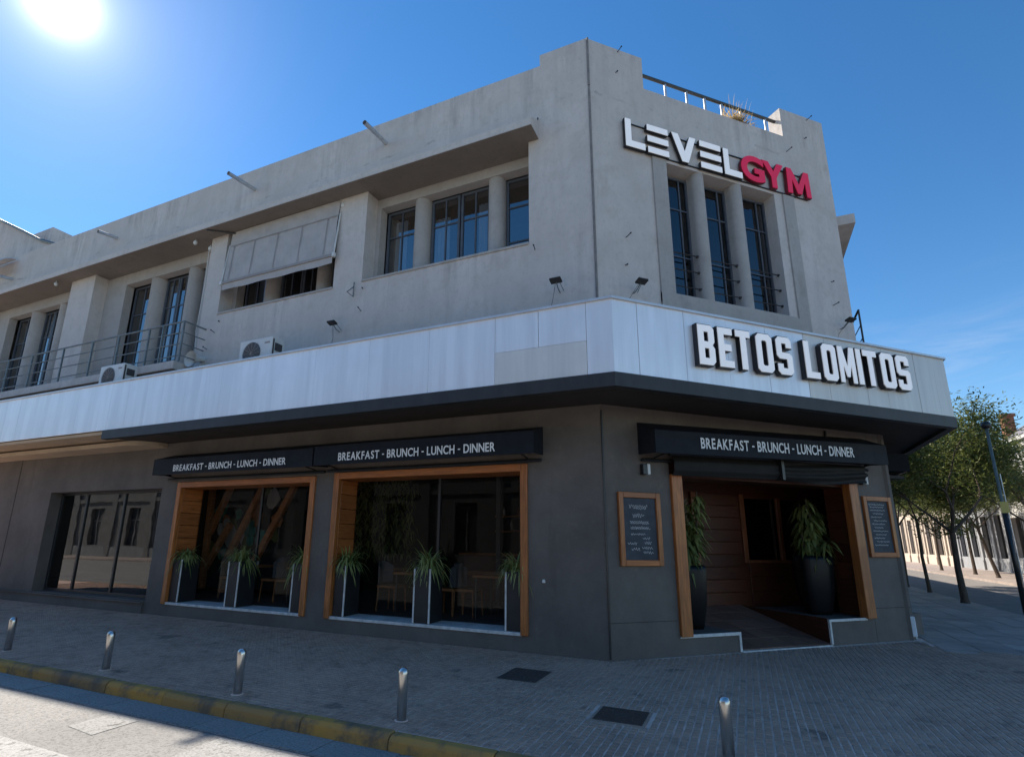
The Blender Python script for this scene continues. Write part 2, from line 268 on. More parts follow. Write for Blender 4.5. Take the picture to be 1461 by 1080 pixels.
road_mat('gutter', (0.27, 0.255, 0.235), (0.36, 0.34, 0.315)); mat('ground', (0.16, 0.15, 0.14), 0.95, 0.2, 0.3)

# ------------------------------------------------------------------ mesh helpers
def FA(u, v, z): return Vector((u, v, z))                              # wall along the street (v = inwards)
def FB(u, v, z): return Vector((S2*(u - v), S2*(u + v), z))            # chamfered corner wall
CX, CY = 6.18*S2, 6.18*S2
def FC(u, v, z): return Vector((CX - v, CY + u, z))                    # side-street wall
def tag(o, label=None, cat=None, group=None, kind=None):
    if label: o['label'] = label
    if cat: o['category'] = cat
    if group: o['group'] = group
    if kind: o['kind'] = kind
    return o
WL = {}
def thing(name, loc, label=None, cat=None, group=None, kind=None):
    o = bpy.data.objects.new(name, None); COL.objects.link(o); o.location = loc; o.empty_display_size = 0.2
    WL[o.name] = Vector(loc); return tag(o, label, cat, group, kind)
class MB:
    def __init__(s): s.v = []; s.f = []
    def add(s, vs, fs):
        k = len(s.v); s.v += [Vector(p) for p in vs]; s.f += [tuple(i+k for i in f) for f in fs]; return s
    def box(s, F, u0, u1, v0, v1, z0, z1):
        vs = [F(a, b, c) for c in (z0, z1) for b in (v0, v1) for a in (u0, u1)]
        return s.add(vs, [(0, 2, 3, 1), (4, 5, 7, 6), (0, 1, 5, 4), (2, 6, 7, 3), (0, 4, 6, 2), (1, 3, 7, 5)])
    def hexa(s, vs): return s.add(vs, [(0, 3, 2, 1), (4, 5, 6, 7), (0, 1, 5, 4), (1, 2, 6, 5), (2, 3, 7, 6), (3, 0, 4, 7)])
    def prism(s, F, poly, v0, v1):                                       # polygon in (u,z), extruded in v
        n = len(poly); vs = [F(a, v0, b) for a, b in poly] + [F(a, v1, b) for a, b in poly]
        return s.add(vs, [tuple(range(n)), tuple(reversed(range(n, 2*n)))] + [(i, i+n, (i+1) % n+n, (i+1) % n) for i in range(n)])
    def vprism(s, pts, z0, z1):                                          # polygon in plan, extruded in z
        n = len(pts); vs = [Vector((a, b, z0)) for a, b in pts] + [Vector((a, b, z1)) for a, b in pts]
        return s.add(vs, [tuple(reversed(range(n))), tuple(range(n, 2*n))] + [(i, (i+1) % n, (i+1) % n+n, i+n) for i in range(n)])
    def tube(s, pts, rs, n=8, cap=True):
        pts = [Vector(p) for p in pts]
        if not isinstance(rs, (list, tuple)): rs = [rs]*len(pts)
        rings = []; k0 = len(s.v)
        for i, p in enumerate(pts):
            d = (pts[min(i+1, len(pts)-1)] - pts[max(i-1, 0)]).normalized()
            a = d.cross(Vector((0, 0, 1)) if abs(d.z) < 0.9 else Vector((1, 0, 0))).normalized(); b = d.cross(a)
            for j in range(n):
                an = 2*math.pi*j/n; s.v.append(p + (a*math.cos(an) + b*math.sin(an))*rs[i])
        for i in range(len(pts)-1):
            for j in range(n):
                s.f.append((k0+i*n+j, k0+i*n+(j+1) % n, k0+(i+1)*n+(j+1) % n, k0+(i+1)*n+j))
        if cap: s.f.append(tuple(k0+j for j in range(n))[::-1]); s.f.append(tuple(k0+(len(pts)-1)*n+j for j in range(n)))
        return s
    def lathe(s, c, prof, n=20):
        k0 = len(s.v); c = Vector(c)
        for r, z in prof:
            for j in range(n):
                an = 2*math.pi*j/n; s.v.append(c + Vector((r*math.cos(an), r*math.sin(an), z)))
        for i in range(len(prof)-1):
            for j in range(n): s.f.append((k0+i*n+j, k0+i*n+(j+1) % n, k0+(i+1)*n+(j+1) % n, k0+(i+1)*n+j))
        s.f.append(tuple(k0+j for j in range(n))[::-1]); s.f.append(tuple(k0+(len(prof)-1)*n+j for j in range(n))); return s
    def wall(s, F, u0, u1, z0, z1, v0, v1, holes):                       # slab with real openings
        us = sorted({u0, u1, *[h[0] for h in holes], *[h[1] for h in holes]}); us = [u for u in us if u0 <= u <= u1]
        zs = sorted({z0, z1, *[h[2] for h in holes], *[h[3] for h in holes]}); zs = [z for z in zs if z0 <= z <= z1]
        solid = lambda i, j: 0 <= i < len(us)-1 and 0 <= j < len(zs)-1 and not any(h[0]-1e-6 <= us[i] and us[i+1] <= h[1]+1e-6 and h[2]-1e-6 <= zs[j] and zs[j+1] <= h[3]+1e-6 for h in holes)
        for i in range(len(us)-1):
            for j in range(len(zs)-1):
                if not solid(i, j): continue
                a, b, c, d = us[i], us[i+1], zs[j], zs[j+1]
                s.add([F(a, v0, c), F(b, v0, c), F(b, v0, d), F(a, v0, d)], [(0, 1, 2, 3)]); s.add([F(a, v1, c), F(b, v1, c), F(b, v1, d), F(a, v1, d)], [(3, 2, 1, 0)])
                for (di, dj, p, q) in ((-1, 0, (a, c), (a, d)), (1, 0, (b, d), (b, c)), (0, -1, (b, c), (a, c)), (0, 1, (a, d), (b, d))):
                    if not solid(i+di, j+dj): s.add([F(p[0], v0, p[1]), F(p[0], v1, p[1]), F(q[0], v1, q[1]), F(q[0], v0, q[1])], [(0, 1, 2, 3)])
        return s
    def build(s, name, m, parent=None, bevel=0.0, smooth=False, loc=None, merge=False):
        if parent is not None: off = WL[parent.name]
        elif loc is not None: off = Vector(loc)
        else: off = Vector((0, 0, 0))
        me = bpy.data.meshes.new(name); me.from_pydata([p-off for p in s.v], [], s.f); me.update()
        bm = bmesh.new(); bm.from_mesh(me)
        if merge: bmesh.ops.remove_doubles(bm, verts=bm.verts, dist=1e-4)
        if not merge or True: bmesh.ops.recalc_face_normals(bm, faces=bm.faces)
        if bevel: bmesh.ops.bevel(bm, geom=[e for e in bm.edges if len(e.link_faces) == 2 and e.calc_face_angle(0) > 0.5], offset=bevel, segments=1, affect='EDGES', clamp_overlap=True)
        bm.to_mesh(me); bm.free()
        if smooth: me.polygons.foreach_set('use_smooth', [True]*len(me.polygons))
        me.materials.append(MATS[m])
        o = bpy.data.objects.new(name, me); COL.objects.link(o)
        if parent is not None: o.parent = parent; WL[o.name] = off
        else: o.location = off; WL[o.name] = off
        return o
def rawmesh(name, verts, faces, m, parent=None, off=Vector((0, 0, 0))):
    me = bpy.data.meshes.new(name); me.from_pydata([Vector(p)-off for p in verts], [], faces); me.update(); me.materials.append(MATS[m])
    o = bpy.data.objects.new(name, me); COL.objects.link(o)
    if parent is not None: o.parent = parent
    else: o.location = off
    WL[o.name] = off
    return o
def share(src, parent, matrix):                                          # another piece with the same mesh data
    o = bpy.data.objects.new(src.name.split('.')[0], src.data); COL.objects.link(o); o.parent = parent; o.matrix_local = matrix; return o
def copy_tree(o, parent=None):
    c = o.copy(); COL.objects.link(c); c.parent = parent; WL[c.name] = WL.get(o.name, Vector())
    for ch in list(o.children): copy_tree(ch, c)
    return c

# ------------------------------------------------------------------ ground, road, pavement
def flat(name, pts, z, m, kind='structure', parent=None):
    o = rawmesh(name, [(x, y, z) for x, y in pts], [tuple(range(len(pts)))], m, parent)
    if kind and parent is None: o['kind'] = kind
    return o
flat('ground', [(-900, -900), (900, -900), (900, 900), (-900, 900)], -0.16, 'ground')
flat('road', [(-120, -17.0), (60, -17.0), (60, -3.9), (-120, -3.9)], -0.13, 'road')
flat('side_road', [(8.2, -3.9), (13.4, -3.9), (13.4, 140), (8.2, 140)], -0.126, 'asphalt')
PV = [(-60, -3.86), (2.2, -3.86), (4.2, -3.55), (6.0, -2.6), (7.3, -1.2), (7.95, 0.6), (8.05, 2.5), (8.05, 140), (4.0, 140), (4.0, 4.2), (-0.2, 0.2), (-60, 0.2)]
pave = MB().vprism(PV, -0.15, -0.006).build('pavement', 'joint'); pave['kind'] = 'structure'
far_pave = MB().vprism([(13.4, -10), (18.6, -10), (18.6, 140), (13.4, 140)], -0.15, 0.0).build('far_pavement', 'slab'); far_pave['kind'] = 'structure'
opp_pave = MB().vprism([(-60, -20.2), (40, -20.2), (40, -17.0), (-60, -17.0)], -0.15, 0.0).build('opposite_pavement', 'slab'); opp_pave['kind'] = 'structure'
# gutter strip of cast slabs, worn paint
gut = flat('gutter', [(-60, -4.36), (2.4, -4.36), (2.4, -3.9), (-60, -3.9)], -0.125, 'gutter')
for i in range(26):
    x0 = -16.0 + i*0.72 + rnd.uniform(-.06, .06)
    MB().box(FA, x0, x0+0.70, -4.34, -3.99, -0.124, -0.121 + rnd.uniform(0, .003)).build('gutter_slab', rnd.choice(['gutter', 'gutter', 'road']), gut)
def mark(pts, m, z=-0.122): return [(x, y) for x, y in pts], m, z
rm = flat('road_patch', [(-4.18, -4.41), (-3.72, -4.42), (-3.70, -4.88), (-4.16, -4.83)], -0.1262, 'road_patch')
flat('road_patch', [(-2.60, -4.40), (-1.55, -4.42), (-1.50, -4.95), (-2.58, -4.92)], -0.1262, 'road_patch')
flat('road_patch', [(-6.9, -4.6), (-6.2, -4.6), (-6.2, -5.1), (-6.9, -5.1)], -0.1262, 'road_patch')
flat('road_stripe', [(-9.0, -5.22), (-3.0, -5.27), (-3.0, -5.56), (-9.0, -5.50)], -0.1262, 'road_paint')
# kerb stones along the street, then round the corner
kerb = thing('kerb', (0, 0, 0), kind='structure')
x = -22.0
def curve_pt(s):                                                          # arc length from (2.2,-3.9) round to (8.1,2.5)
    P_ = [(2.2, -3.9), (4.25, -3.58), (6.05, -2.63), (7.35, -1.2), (8.0, 0.6), (8.1, 2.5), (8.1, 60)]
    for a, b in zip(P_, P_[1:]):
        L = math.hypot(b[0]-a[0], b[1]-a[1])
        if s <= L: return a[0]+(b[0]-a[0])*s/L, a[1]+(b[1]-a[1])*s/L
        s -= L
    return P_[-1]
while x < 2.1:
    L = rnd.choice([0.95, 1.0, 1.05]) if not (-1.95 < x < -1.2) else 0.36
    if x+L > 2.2: L = 2.2-x
    j = rnd.uniform(-.012, .012); z = rnd.uniform(-.006, .006)
    pts = [(-3.86, -0.15), (-3.86, 0.004+z), (-3.95, 0.0+z), (-3.985, -0.035+z), (-4.0, -0.15)]
    n = len(pts); vs = [Vector((a, y+j*0.5, q)) for a in (x+.004, x+L-.004) for y, q in pts]
    MB().add(vs, [tuple(range(n)), tuple(range(n, 2*n))] + [(i, (i+1) % n, (i+1) % n+n, i+n) for i in range(n)]).build('kerb_stone', 'kerb_yellow', kerb, bevel=0.008)
    x += L
s = 0.0
while s < 46:
    a = Vector((*curve_pt(s+.01), 0)); b = Vector((*curve_pt(s+.99), 0)); d = (b-a).normalized(); nrm = Vector((-d.y, d.x, 0))
    vs = [a+Vector((0, 0, -.15)), b+Vector((0, 0, -.15)), b+nrm*.15+Vector((0, 0, -.15)), a+nrm*.15+Vector((0, 0, -.15))]
    vs += [p+Vector((0, 0, .153)) for p in vs]
    MB().hexa(vs).build('kerb_stone', 'gutter', kerb, bevel=0.01); s += 1.0
# setts: small square blocks laid in rows square to the street wall
P_ = 0.074
def in_poly(x, y, poly):
    c = False
    for (x1, y1), (x2, y2) in zip(poly, poly[1:]+poly[:1]):
        if (y1 > y) != (y2 > y) and x < (x2-x1)*(y-y1)/(y2-y1)+x1: c = not c
    return c
ZONE = [(-20, -3.84), (2.2, -3.84), (4.15, -3.5), (5.9, -2.55), (7.15, -1.15), (7.8, 0.6), (7.9, 3.6), (4.75, 3.6), (4.6, 4.4), (0.03, -0.03), (-20, -0.03)]
HATCH = [(-1.04, -0.53, -1.68, -1.04, 'iron_cover'), (0.43, 0.90, -2.72, -2.26, 'iron_rust'), (4.72, 5.15, 3.35, 3.6, 'slab')]
cells = []
for i in range(int(-20/P_), int(8/P_)):
    for j in range(int(-3.9/P_), int(4.6/P_)):
        cx, cy = (i+.5)*P_, (j+.5)*P_
        if in_poly(cx, cy, ZONE) and not any(a-.03 < cx < b+.03 and c-.03 < cy < d+.03 for a, b, c, d, _ in HATCH): cells.append((cx, cy))
vis = lambda c: (Vector((c[0], c[1], 0))-CAM_POS)
def pix(p):
    d = p-CAM_POS; z = d.dot(fw); return 730.5-35.16+FPX*d.dot(rt2)/z, 540+36.23-FPX*d.dot(up2)/z
near = [c for c in cells if vis(c).dot(fw) > 0.5 and 0 < pix(Vector((c[0], c[1], 0)))[0] < 1461 and pix(Vector((c[0], c[1], 0)))[1] < 1078]
near.sort(key=lambda c: vis(c).length); near = set(near[:300])
def sett_geo(cx, cy, r, h):
    a = P_*0.41; b = P_*0.35; c = P_*.46; d = P_*.385
    return [(cx-a, cy-c, -.006), (cx+a, cy-c, -.006), (cx+a, cy+c, -.006), (cx-a, cy+c, -.006), (cx-b, cy-d, h), (cx+b, cy-d, h), (cx+b, cy+d, h), (cx-b, cy+d, h)]
SF = [(4, 5, 6, 7), (0, 1, 5, 4), (1, 2, 6, 5), (2, 3, 7, 6), (3, 0, 4, 7)]
vs, fs = [], []
for c in cells:
    if c in near: continue
    k = len(vs); r = random.Random(hash((round(c[0], 3), round(c[1], 3))))
    vs += sett_geo(c[0]+r.uniform(-.003, .003), c[1]+r.uniform(-.003, .003), 0, r.uniform(0.0, .004)); fs += [tuple(q+k for q in f) for f in SF]
so_ = rawmesh('paving_setts', vs, fs, 'sett', pave); so_['kind'] = 'stuff'
first = None
for c in sorted(near):
    if first is None: first = rawmesh('paving_sett', sett_geo(0, 0, 0, .002), SF, 'sett', pave); first.location = (c[0], c[1], 0)
    else: share(first, pave, Matrix.Translation((c[0]+rnd.uniform(-.003, .003), c[1]+rnd.uniform(-.003, .003), rnd.uniform(-.002, .002))))
for k, (a, b, c, d, m) in enumerate(HATCH):
    lab = ['dark rectangular iron cover in the pavement close to the building corner', 'rusty rectangular iron cover in the pavement nearest the camera', 'pale loose slab cover in the pavement right of the building'][k]
    h = thing('access_cover', ((a+b)/2, (c+d)/2, 0), lab, 'cover')
    MB().box(FA, a-.03, b+.03, c-.03, d+.03, -.02, 0.0).build('rim', 'sett', h); lid = MB().box(FA, a, b, c, d, -.01, .006).build('lid', m, h, bevel=.003)
    if k < 2:
        mb = MB(); cx, cy = (a+b)/2, (c+d)/2
        mb.lathe((cx, cy, .0062), [(.06, 0), (.055, .003)], 20)
        for q in range(14):
            an = 2*math.pi*q/14; mb.box(FA, cx+.19*math.cos(an)-.012, cx+.19*math.cos(an)+.012, cy+.16*math.sin(an)-.012, cy+.16*math.sin(an)+.012, .006, .010)
        mb.build('lid_relief', 'iron_cover', lid)
# larger slabs of the side-street pavement
sl0 = None
for i in range(6):
    for j in range(48):
        x0 = 4.72 + i*0.56; y0 = 3.66 + j*0.56
        if sl0 is None: sl0 = MB().box(FA, 0.006, 0.554, 0.006, 0.554, -.006, .004).build('paving_slab', 'slab', pave, bevel=.004); sl0.location = (x0, y0, 0)
        else: share(sl0, pave, Matrix.Translation((x0, y0, rnd.uniform(-.003, .004))))

# ------------------------------------------------------------------ the corner building
bld = thing('corner_building', (0, 0, 0), 'grey two-storey corner building with dark ground floor and silver canopy band', 'building')
ZR = 10.81; ZB = 11.07; SL = 9.13
niches = [(-4.97, -1.19, 6.97, SL), (-9.30, -5.74, 6.96, SL), (-14.78, -9.88, 5.62, SL), (-21.2, -15.96, 5.62, SL)]
wa = MB().wall(FA, -22, 0, 4.145, ZR, 0, 0.37, niches)
wa.box(FA, -0.94, 0.0, 0, 0.36, ZR, ZB)
wa.build('wall', 'concrete', bld)
# inner layer with the window openings
opA = [(-4.86, -1.30, 6.97, 8.89), (-9.18, -5.85, 6.96, 8.89), (-13.86, -10.5, 5.62, 8.78), (-20.1, -16.25, 5.62, 8.78)]
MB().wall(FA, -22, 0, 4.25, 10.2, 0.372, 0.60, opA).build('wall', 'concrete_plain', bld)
# eaves slab: flat soffit, rounded-off upper edge, over the whole street side
MB().prism(lambda u, v, z: Vector((v, u, z)), [(-0.42, SL), (0.0, SL), (0.0, SL+.40), (-0.30, SL+.24), (-0.42, SL+.15)], -22, -0.98).build('eaves_slab', 'concrete', bld)
MB().box(FA, -22, -0.985, -0.415, -0.003, SL-.012, SL-.0015).build('soffit', 'concrete_shaded', bld)  # darker underside sheet: grime, plus shade of the eaves put into its colour
for u0, u1, z0, z1 in niches: MB().box(FA, u0+.003, u1-.003, -0.0025, 0.369, SL-.0125, SL-.002).build('soffit', 'concrete_shaded', bld)  # niche tops likewise, their shade put into the darker colour
for u0, u1, z0, z1 in niches[:2]:                                          # sills
    MB().box(FA, u0+.004, u1-.004, -0.025, 0.60, z0-.045, z0+.006).build('window_sill', 'concrete_plain', bld, bevel=.006)
# columns between the lights: half-round fronts with a straight back
def column(F, u, r, v, z0, z1, back):
    mb = MB(); n = 14; pts = [(u+r*math.cos(math.pi+math.pi*i/n), v+r*math.sin(math.pi+math.pi*i/n)) for i in range(n+1)] + [(u+r, back), (u-r, back)]
    k = len(pts); vs = [F(a, b, z0) for a, b in pts] + [F(a, b, z1) for a, b in pts]
    mb.add(vs, [tuple(range(k)), tuple(range(k, 2*k))] + [(i, (i+1) % k, (i+1) % k+k, i+k) for i in range(k)])
    o = mb.build('column', 'concrete_plain', bld)
    for p in o.data.polygons: p.use_smooth = abs(p.normal.z) < .5 and len(p.vertices) == 4
    o.data.set_sharp_from_angle(angle=math.radians(40)); return o
colA = [(-3.87, .18), (-2.09, .175), (-8.16, .20), (-6.53, .17), (-12.68, .24), (-11.12, .2), (-18.72, .24), (-17.15, .2)]
for i, (u, r) in enumerate(colA):
    z0, z1 = (6.97, 8.89) if i < 4 else (5.62, 8.78)
    column(FA, u, r, 0.39+r, z0, z1, 0.72)
# steel windows: a frame, glazing bars and one pane for each light
def steel_window(F, u0, u1, z0, z1, v, cols, rows, glz='glass_upper', fr=.05, parent=None, bar=.028):
    mb = MB(); p = parent or bld
    us = [u0+(u1-u0)*c for c in cols]; zs = [z0+(z1-z0)*c for c in rows]
    mb.box(F, u0, u0+fr, v-.03, v+.03, z0, z1).box(F, u1-fr, u1, v-.03, v+.03, z0, z1).box(F, u0+fr, u1-fr, v-.03, v+.03, z0, z0+fr).box(F, u0+fr, u1-fr, v-.03, v+.03, z1-fr, z1)
    for c in us[1:-1]: mb.box(F, c-bar/2, c+bar/2, v-.022, v+.022, z0+fr, z1-fr)
    for c in zs[1:-1]: mb.box(F, u0+fr, u1-fr, v-.018, v+.018, c-bar/2, c+bar/2)
    o = mb.build('window', 'steel_frame', p)
    for a, b in zip(us, us[1:]):
        for c, d in zip(zs, zs[1:]):
            t = rnd.uniform(-.004, .004)
            MB().add([F(a, v+t, c), F(b, v-t, c), F(b, v-t+.002, d), F(a, v+t+.002, d)], [(0, 1, 2, 3)]).build('pane', glz, o)
    return o
R3 = [0, .24, .72, 1]
W3 = .64
for a, b in ((-4.83, -4.06), (-3.67, -2.98), (-2.95, -2.27), (-1.90, -1.32)):
    steel_window(FA, a, b, 6.99, 8.87, W3, [0, .5, 1] if a < -2 else [0, 1], [0, .2, .66, 1] if a < -2 else [0, .24, .66, 1])
for a, b in ((-9.15, -8.37), (-7.94, -7.26), (-7.24, -6.71), (-6.34, -5.88)): steel_window(FA, a, b, 6.98, 8.87, W3, [0, .5, 1], [0, .2, .66, 1])
for a, b in ((-13.83, -12.93), (-12.42, -11.88), (-11.86, -11.34), (-10.9, -10.53), (-20.0, -18.98), (-18.46, -17.92), (-17.9, -17.37), (-16.93, -16.3)):
    steel_window(FA, a, b, 5.64, 8.76, W3+.03, [0, .5, 1], [0, .2, .45, .72, 1])
# rooms behind the upper windows
MB().vprism([(-21.8, .63), (-.45, .63), (3.6, 4.7), (3.6, 8), (-21.8, 8)], 5.2, 5.5).build('interior_floor', 'interior_floor', bld)
MB().vprism([(-21.8, .63), (-.45, .63), (3.6, 4.7), (3.6, 8), (-21.8, 8)], 9.2, 9.4).build('interior_ceiling', 'room_grey', bld)
MB().box(FA, -21.9, -0.9, 4.0, 4.1, 5.5, 9.2).build('partition', 'room_grey', bld)
for u in (-15.4, -9.6, -5.35, -0.95): MB().box(FA, u-.06, u+.06, 0.61, 4.0, 5.5, 9.2).build('partition', 'room_grey', bld)
# pale curtains behind some of the panes
for a, b, z0, z1 in ((-4.0+.35, -3.3, 7.0, 8.5), (-2.6, -2.28, 7.0, 8.6), (-4.7, -4.4, 7.0, 8.7), (-12.4, -12.1, 5.65, 8.6), (-11.5, -11.35, 5.65, 8.6), (-18.4, -18.1, 5.65, 8.5)):
    mb = MB(); n = 10
    for i in range(n): u0, u1 = a+(b-a)*i/n, a+(b-a)*(i+1)/n; mb.add([FA(u0, .76+.02*math.sin(i*2.1), z0), FA(u1, .76+.02*math.sin(i*2.1+2.1), z0), FA(u1, .76+.02*math.sin(i*2.1+2.1), z1), FA(u0, .76+.02*math.sin(i*2.1), z1)], [(0, 1, 2, 3)])
    mb.build('curtain', 'white_plastic', bld, merge=True)
# blinds half-down behind the awninged window
MB().box(FA, -7.93, -6.72, 0.72, 0.74, 7.15, 8.8).build('blind', 'wood_dark', bld)

# chamfered corner, upper storey
BL = 6.18
nb = (1.66, 4.40, 5.98, 8.76)
wb = MB().wall(FB, 0.0, BL, 4.145, 10.34, 0, 0.32, [nb])
wb.box(FB, 0.0, 1.27, 0, 0.32, 10.34, ZB+.003).box(FB, 4.90, BL, 0, 0.32, 10.34, ZB+.003)
wb.build('wall', 'concrete', bld)
# raised plaster surround and stepped jamb on the right
MB().box(FB, 1.34, 1.655, -0.035, 0.001, 5.80, 8.80).build('window_surround', 'concrete_plain', bld)
MB().box(FB, 4.62, 4.92, -0.035, 0.001, 5.80, 8.80).build('window_surround', 'concrete_plain', bld)
MB().box(FB, 1.34, 4.92, -0.037, 0.003, 5.70, 5.98).build('window_surround', 'concrete_plain', bld)
MB().box(FB, 1.655, 4.62, -0.02, 0.34, 5.985, 6.015).build('window_sill', 'concrete_plain', bld)
for u in (2.50, 3.46): column(FB, u, .135, 0.135, 5.98, 8.76, 0.30)
MB().wall(FB, 1.5, 4.6, 5.8, 9.0, 0.322, 0.36, [(1.72, 4.32, 5.98, 8.72)]).build('window_backing', 'concrete_plain', bld)
for a, b in ((1.665, 2.365), (2.635, 3.325), (3.595, 4.39)): steel_window(FB, a, b, 6.0, 8.70, 0.29, [0, .72, 1], [0, .36, .74, 1], 'glass_dark', .04)
# guard bars with turned ends across the three tall lights
for a, b in ((1.66, 2.36), (2.64, 3.32), (3.60, 4.40)):
    for z in (6.28, 6.62, 6.96):
        MB().tube([FB(a, .15, z), FB(b+.02, .13, z)], .011, 6).tube([FB(b-.02, .14, z), FB(b+.03, .12, z)], .028, 8).build('guard_bar', 'rail_dark', bld)
# room behind, dark
mb = MB(); mb.wall(FB, 0.6, 5.6, 5.5, 9.2, 3.2, 3.3, []); mb.box(FB, 0.5, 0.6, 0.55, 3.3, 5.5, 9.2).box(FB, 5.6, 5.7, 0.55, 3.3, 5.5, 9.2); mb.build('partition', 'room_grey', bld)

# side-street wall and the rest of the shell
CL = 8.8
MB().wall(FC, 0, CL, 4.145, 10.34, 0, 0.3, [(1.2, 4.6, 5.7, 8.4)]).build('wall', 'concrete', bld)
MB().box(FC, 0.3, CL, 0.3, 0.32, 5.0, 9.0).build('window_backing', 'interior_dark', bld)
MB().box(FC, 0.55, 5.0, -0.45, 0.0, 8.72, 8.95).build('eaves_slab', 'concrete', bld)
MB().vprism([(-22, 0.38), (-0.2, 0.38), (4.0, 4.6), (4.0, 13), (-22, 13)], 10.0, 10.2).build('roof', 'roof_felt', bld)
MB().box(FA, -22, 4.3, 12.9, 13.1, 0, 10.6).build('wall', 'concrete', bld)
MB().box(FA, -22.1, -21.9, 0.4, 13, 0, 10.6).build('wall', 'concrete', bld)
MB().vprism([(-21.8, 0.62), (-0.4, 0.62), (3.9, 4.9), (3.9, 12.8), (-21.8, 12.8)], 4.0, 4.2).build('floor_slab', 'interior_dark', bld)
# side-street balcony rail seen edge-on
rl = MB().tube([FC(0.9, -.30, 6.75), FC(5, -.30, 6.75)], .025, 6).build('railing', 'rail_dark', bld)
for u in (0.9, 1.7, 2.5, 3.3): MB().tube([FC(u, -.30, 5.45), FC(u, -.30, 6.75)], .02, 6).build('baluster', 'rail_dark', rl)
for z in (6.1, 6.4): MB().tube([FC(.9, -.30, z), FC(5, -.30, z)], .012, 6).build('rail_bar', 'rail_dark', rl)
MB().box(FC, 0.8, 5.0, -.36, 0, 5.35, 5.5).build('balcony_slab', 'concrete', bld)

# dark seam strip down the corner, with its joints
mb = MB()
for z0, z1 in ((5.05, 9.93), (9.96, 11.05)): mb.tube([Vector((.028, -.012, z0)), Vector((.028, -.012, z1))], .022, 6)
mb.build('corner_strip', 'strip_grey', bld)
mb = MB().tube([Vector((.016, -.006, 0.02)), Vector((.016, -.006, 3.7))], .016, 6).build('corner_strip', 'lamp_black', bld)

# roof-edge railing on the corner
rl = MB().tube([FB(1.28, .16, 10.84), FB(4.9, .16, 10.84)], .035, 8).build('railing', 'rail_dark', bld)
for u in (1.32, 1.94, 2.48, 2.95, 3.40, 3.92, 4.62): MB().tube([FB(u, .16, 10.34), FB(u, .16, 10.81)], .024, 8).build('baluster', 'galvanised', rl)
# rain spouts
for x_, z_, L in ((-4.57, 10.23, .78), (-8.56, 10.2, .8), (-14.1, 10.16, .52), (-19.6, 9.95, .5)):
    mb = MB(); a = Vector((x_, 0.05, z_)); b = Vector((x_, -L, z_-.07)); mb.tube([a, b], .05, 10, cap=False); mb.tube([b, a], .042, 10, cap=False); mb.build('rain_spout', 'galvanised', bld, smooth=True)
# stub pins left in the render
for F, pins in ((FA, [(-1.08, 6.79), (-4.93, 6.77), (-4.93, 6.26), (-9.19, 6.72), (-9.31, 6.45), (-1.0, 9.56), (-9.5, 6.05)]), (FB, [(.70, 11.0), (.635, 10.5), (.67, 6.93), (.62, 6.38), (5.7, 11.0), (5.54, 10.47), (4.94, 9.95), (5.71, 7.0), (5.65, 6.45)])):
    for i, (u, z) in enumerate(pins):
        L = .05 if i % 2 else .13
        MB().tube([F(u, .02, z), F(u+.02, -L, z+.03*(1-i % 2))], .008, 6).tube([F(u+.018, -L+.02, z+.03*(1-i % 2)), F(u+.02, -L, z+.03*(1-i % 2))], .015, 6).build('wall_pin', 'rail_dark', bld)
# small triangular bracket between the windows
MB().tube([FA(-5.15, -.02, 6.95), FA(-5.15, -.02, 6.62), FA(-5.15, -.22, 6.64), FA(-5.15, -.02, 6.85)], .012, 5).build('bracket', 'rail_steel', bld)
# lamp-holders under the eaves and their cable
for u, v, z in ((-10.25, -.2, 9.04), (-9.95, .02, 8.92), (-16.3, -.25, 9.05), (-5.65, .0, 9.0)):
    MB().lathe((u, v, z-.05), [(.012, .10), (.02, .06), (.045, .03), (.05, -.01), (.03, -.05)], 10).build('eaves_lamp', 'white_plastic', bld, smooth=True)
MB().tube([FA(-9.95, -.01, 8.9), FA(-9.9, -.015, 7.9), FA(-9.98, -.015, 6.6), FA(-9.85, -.015, 5.9)], .008, 5).build('cable', 'white_plastic', bld)

# balcony on the left
MB().box(FA, -22, -9.75, -0.62, 0.55, 5.42, 5.62).build('balcony_slab', 'concrete', bld, bevel=.01)
rl = MB().tube([FA(-22, -.58, 6.58), FA(-9.62, -.58, 6.58), FA(-9.62, .0, 6.58)], .022, 7).build('balcony_railing', 'rail_steel', bld)
for z in (6.31, 6.03, 5.74): MB().tube([FA(-22, -.58, z), FA(-9.62, -.58, z), FA(-9.62, .0, z)], .014, 6).build('rail_bar', 'rail_steel', rl)
for u in (-9.62, -10.35, -10.86, -12.04, -13.13, -14.42, -15.92, -17.15, -18.4, -19.6): MB().box(FA, u-.016, u+.016, -.60, -.56, 5.60, 6.57).build('baluster', 'rail_steel', rl)

# taller rear blocks at the far left of the roof
MB().wall(FA, -24, -19.9, 10.81, 12.5, 0.9, 7, []).build('roof_block', 'concrete', bld)
MB().prism(FA, [(-23.5, 10.7), (-18.2, 10.7), (-18.2, 11.1), (-19.3, 11.52), (-23.5, 13.6)], 0.42, 0.85).build('roof_block', 'concrete', bld)
MB().tube([FA(-23.5, .36, 13.62), FA(-20.6, .36, 12.2), FA(-19.3, .36, 11.54), FA(-18.2, .36, 11.12)], .05, 6).build('gutter_pipe', 'rail_dark', bld)
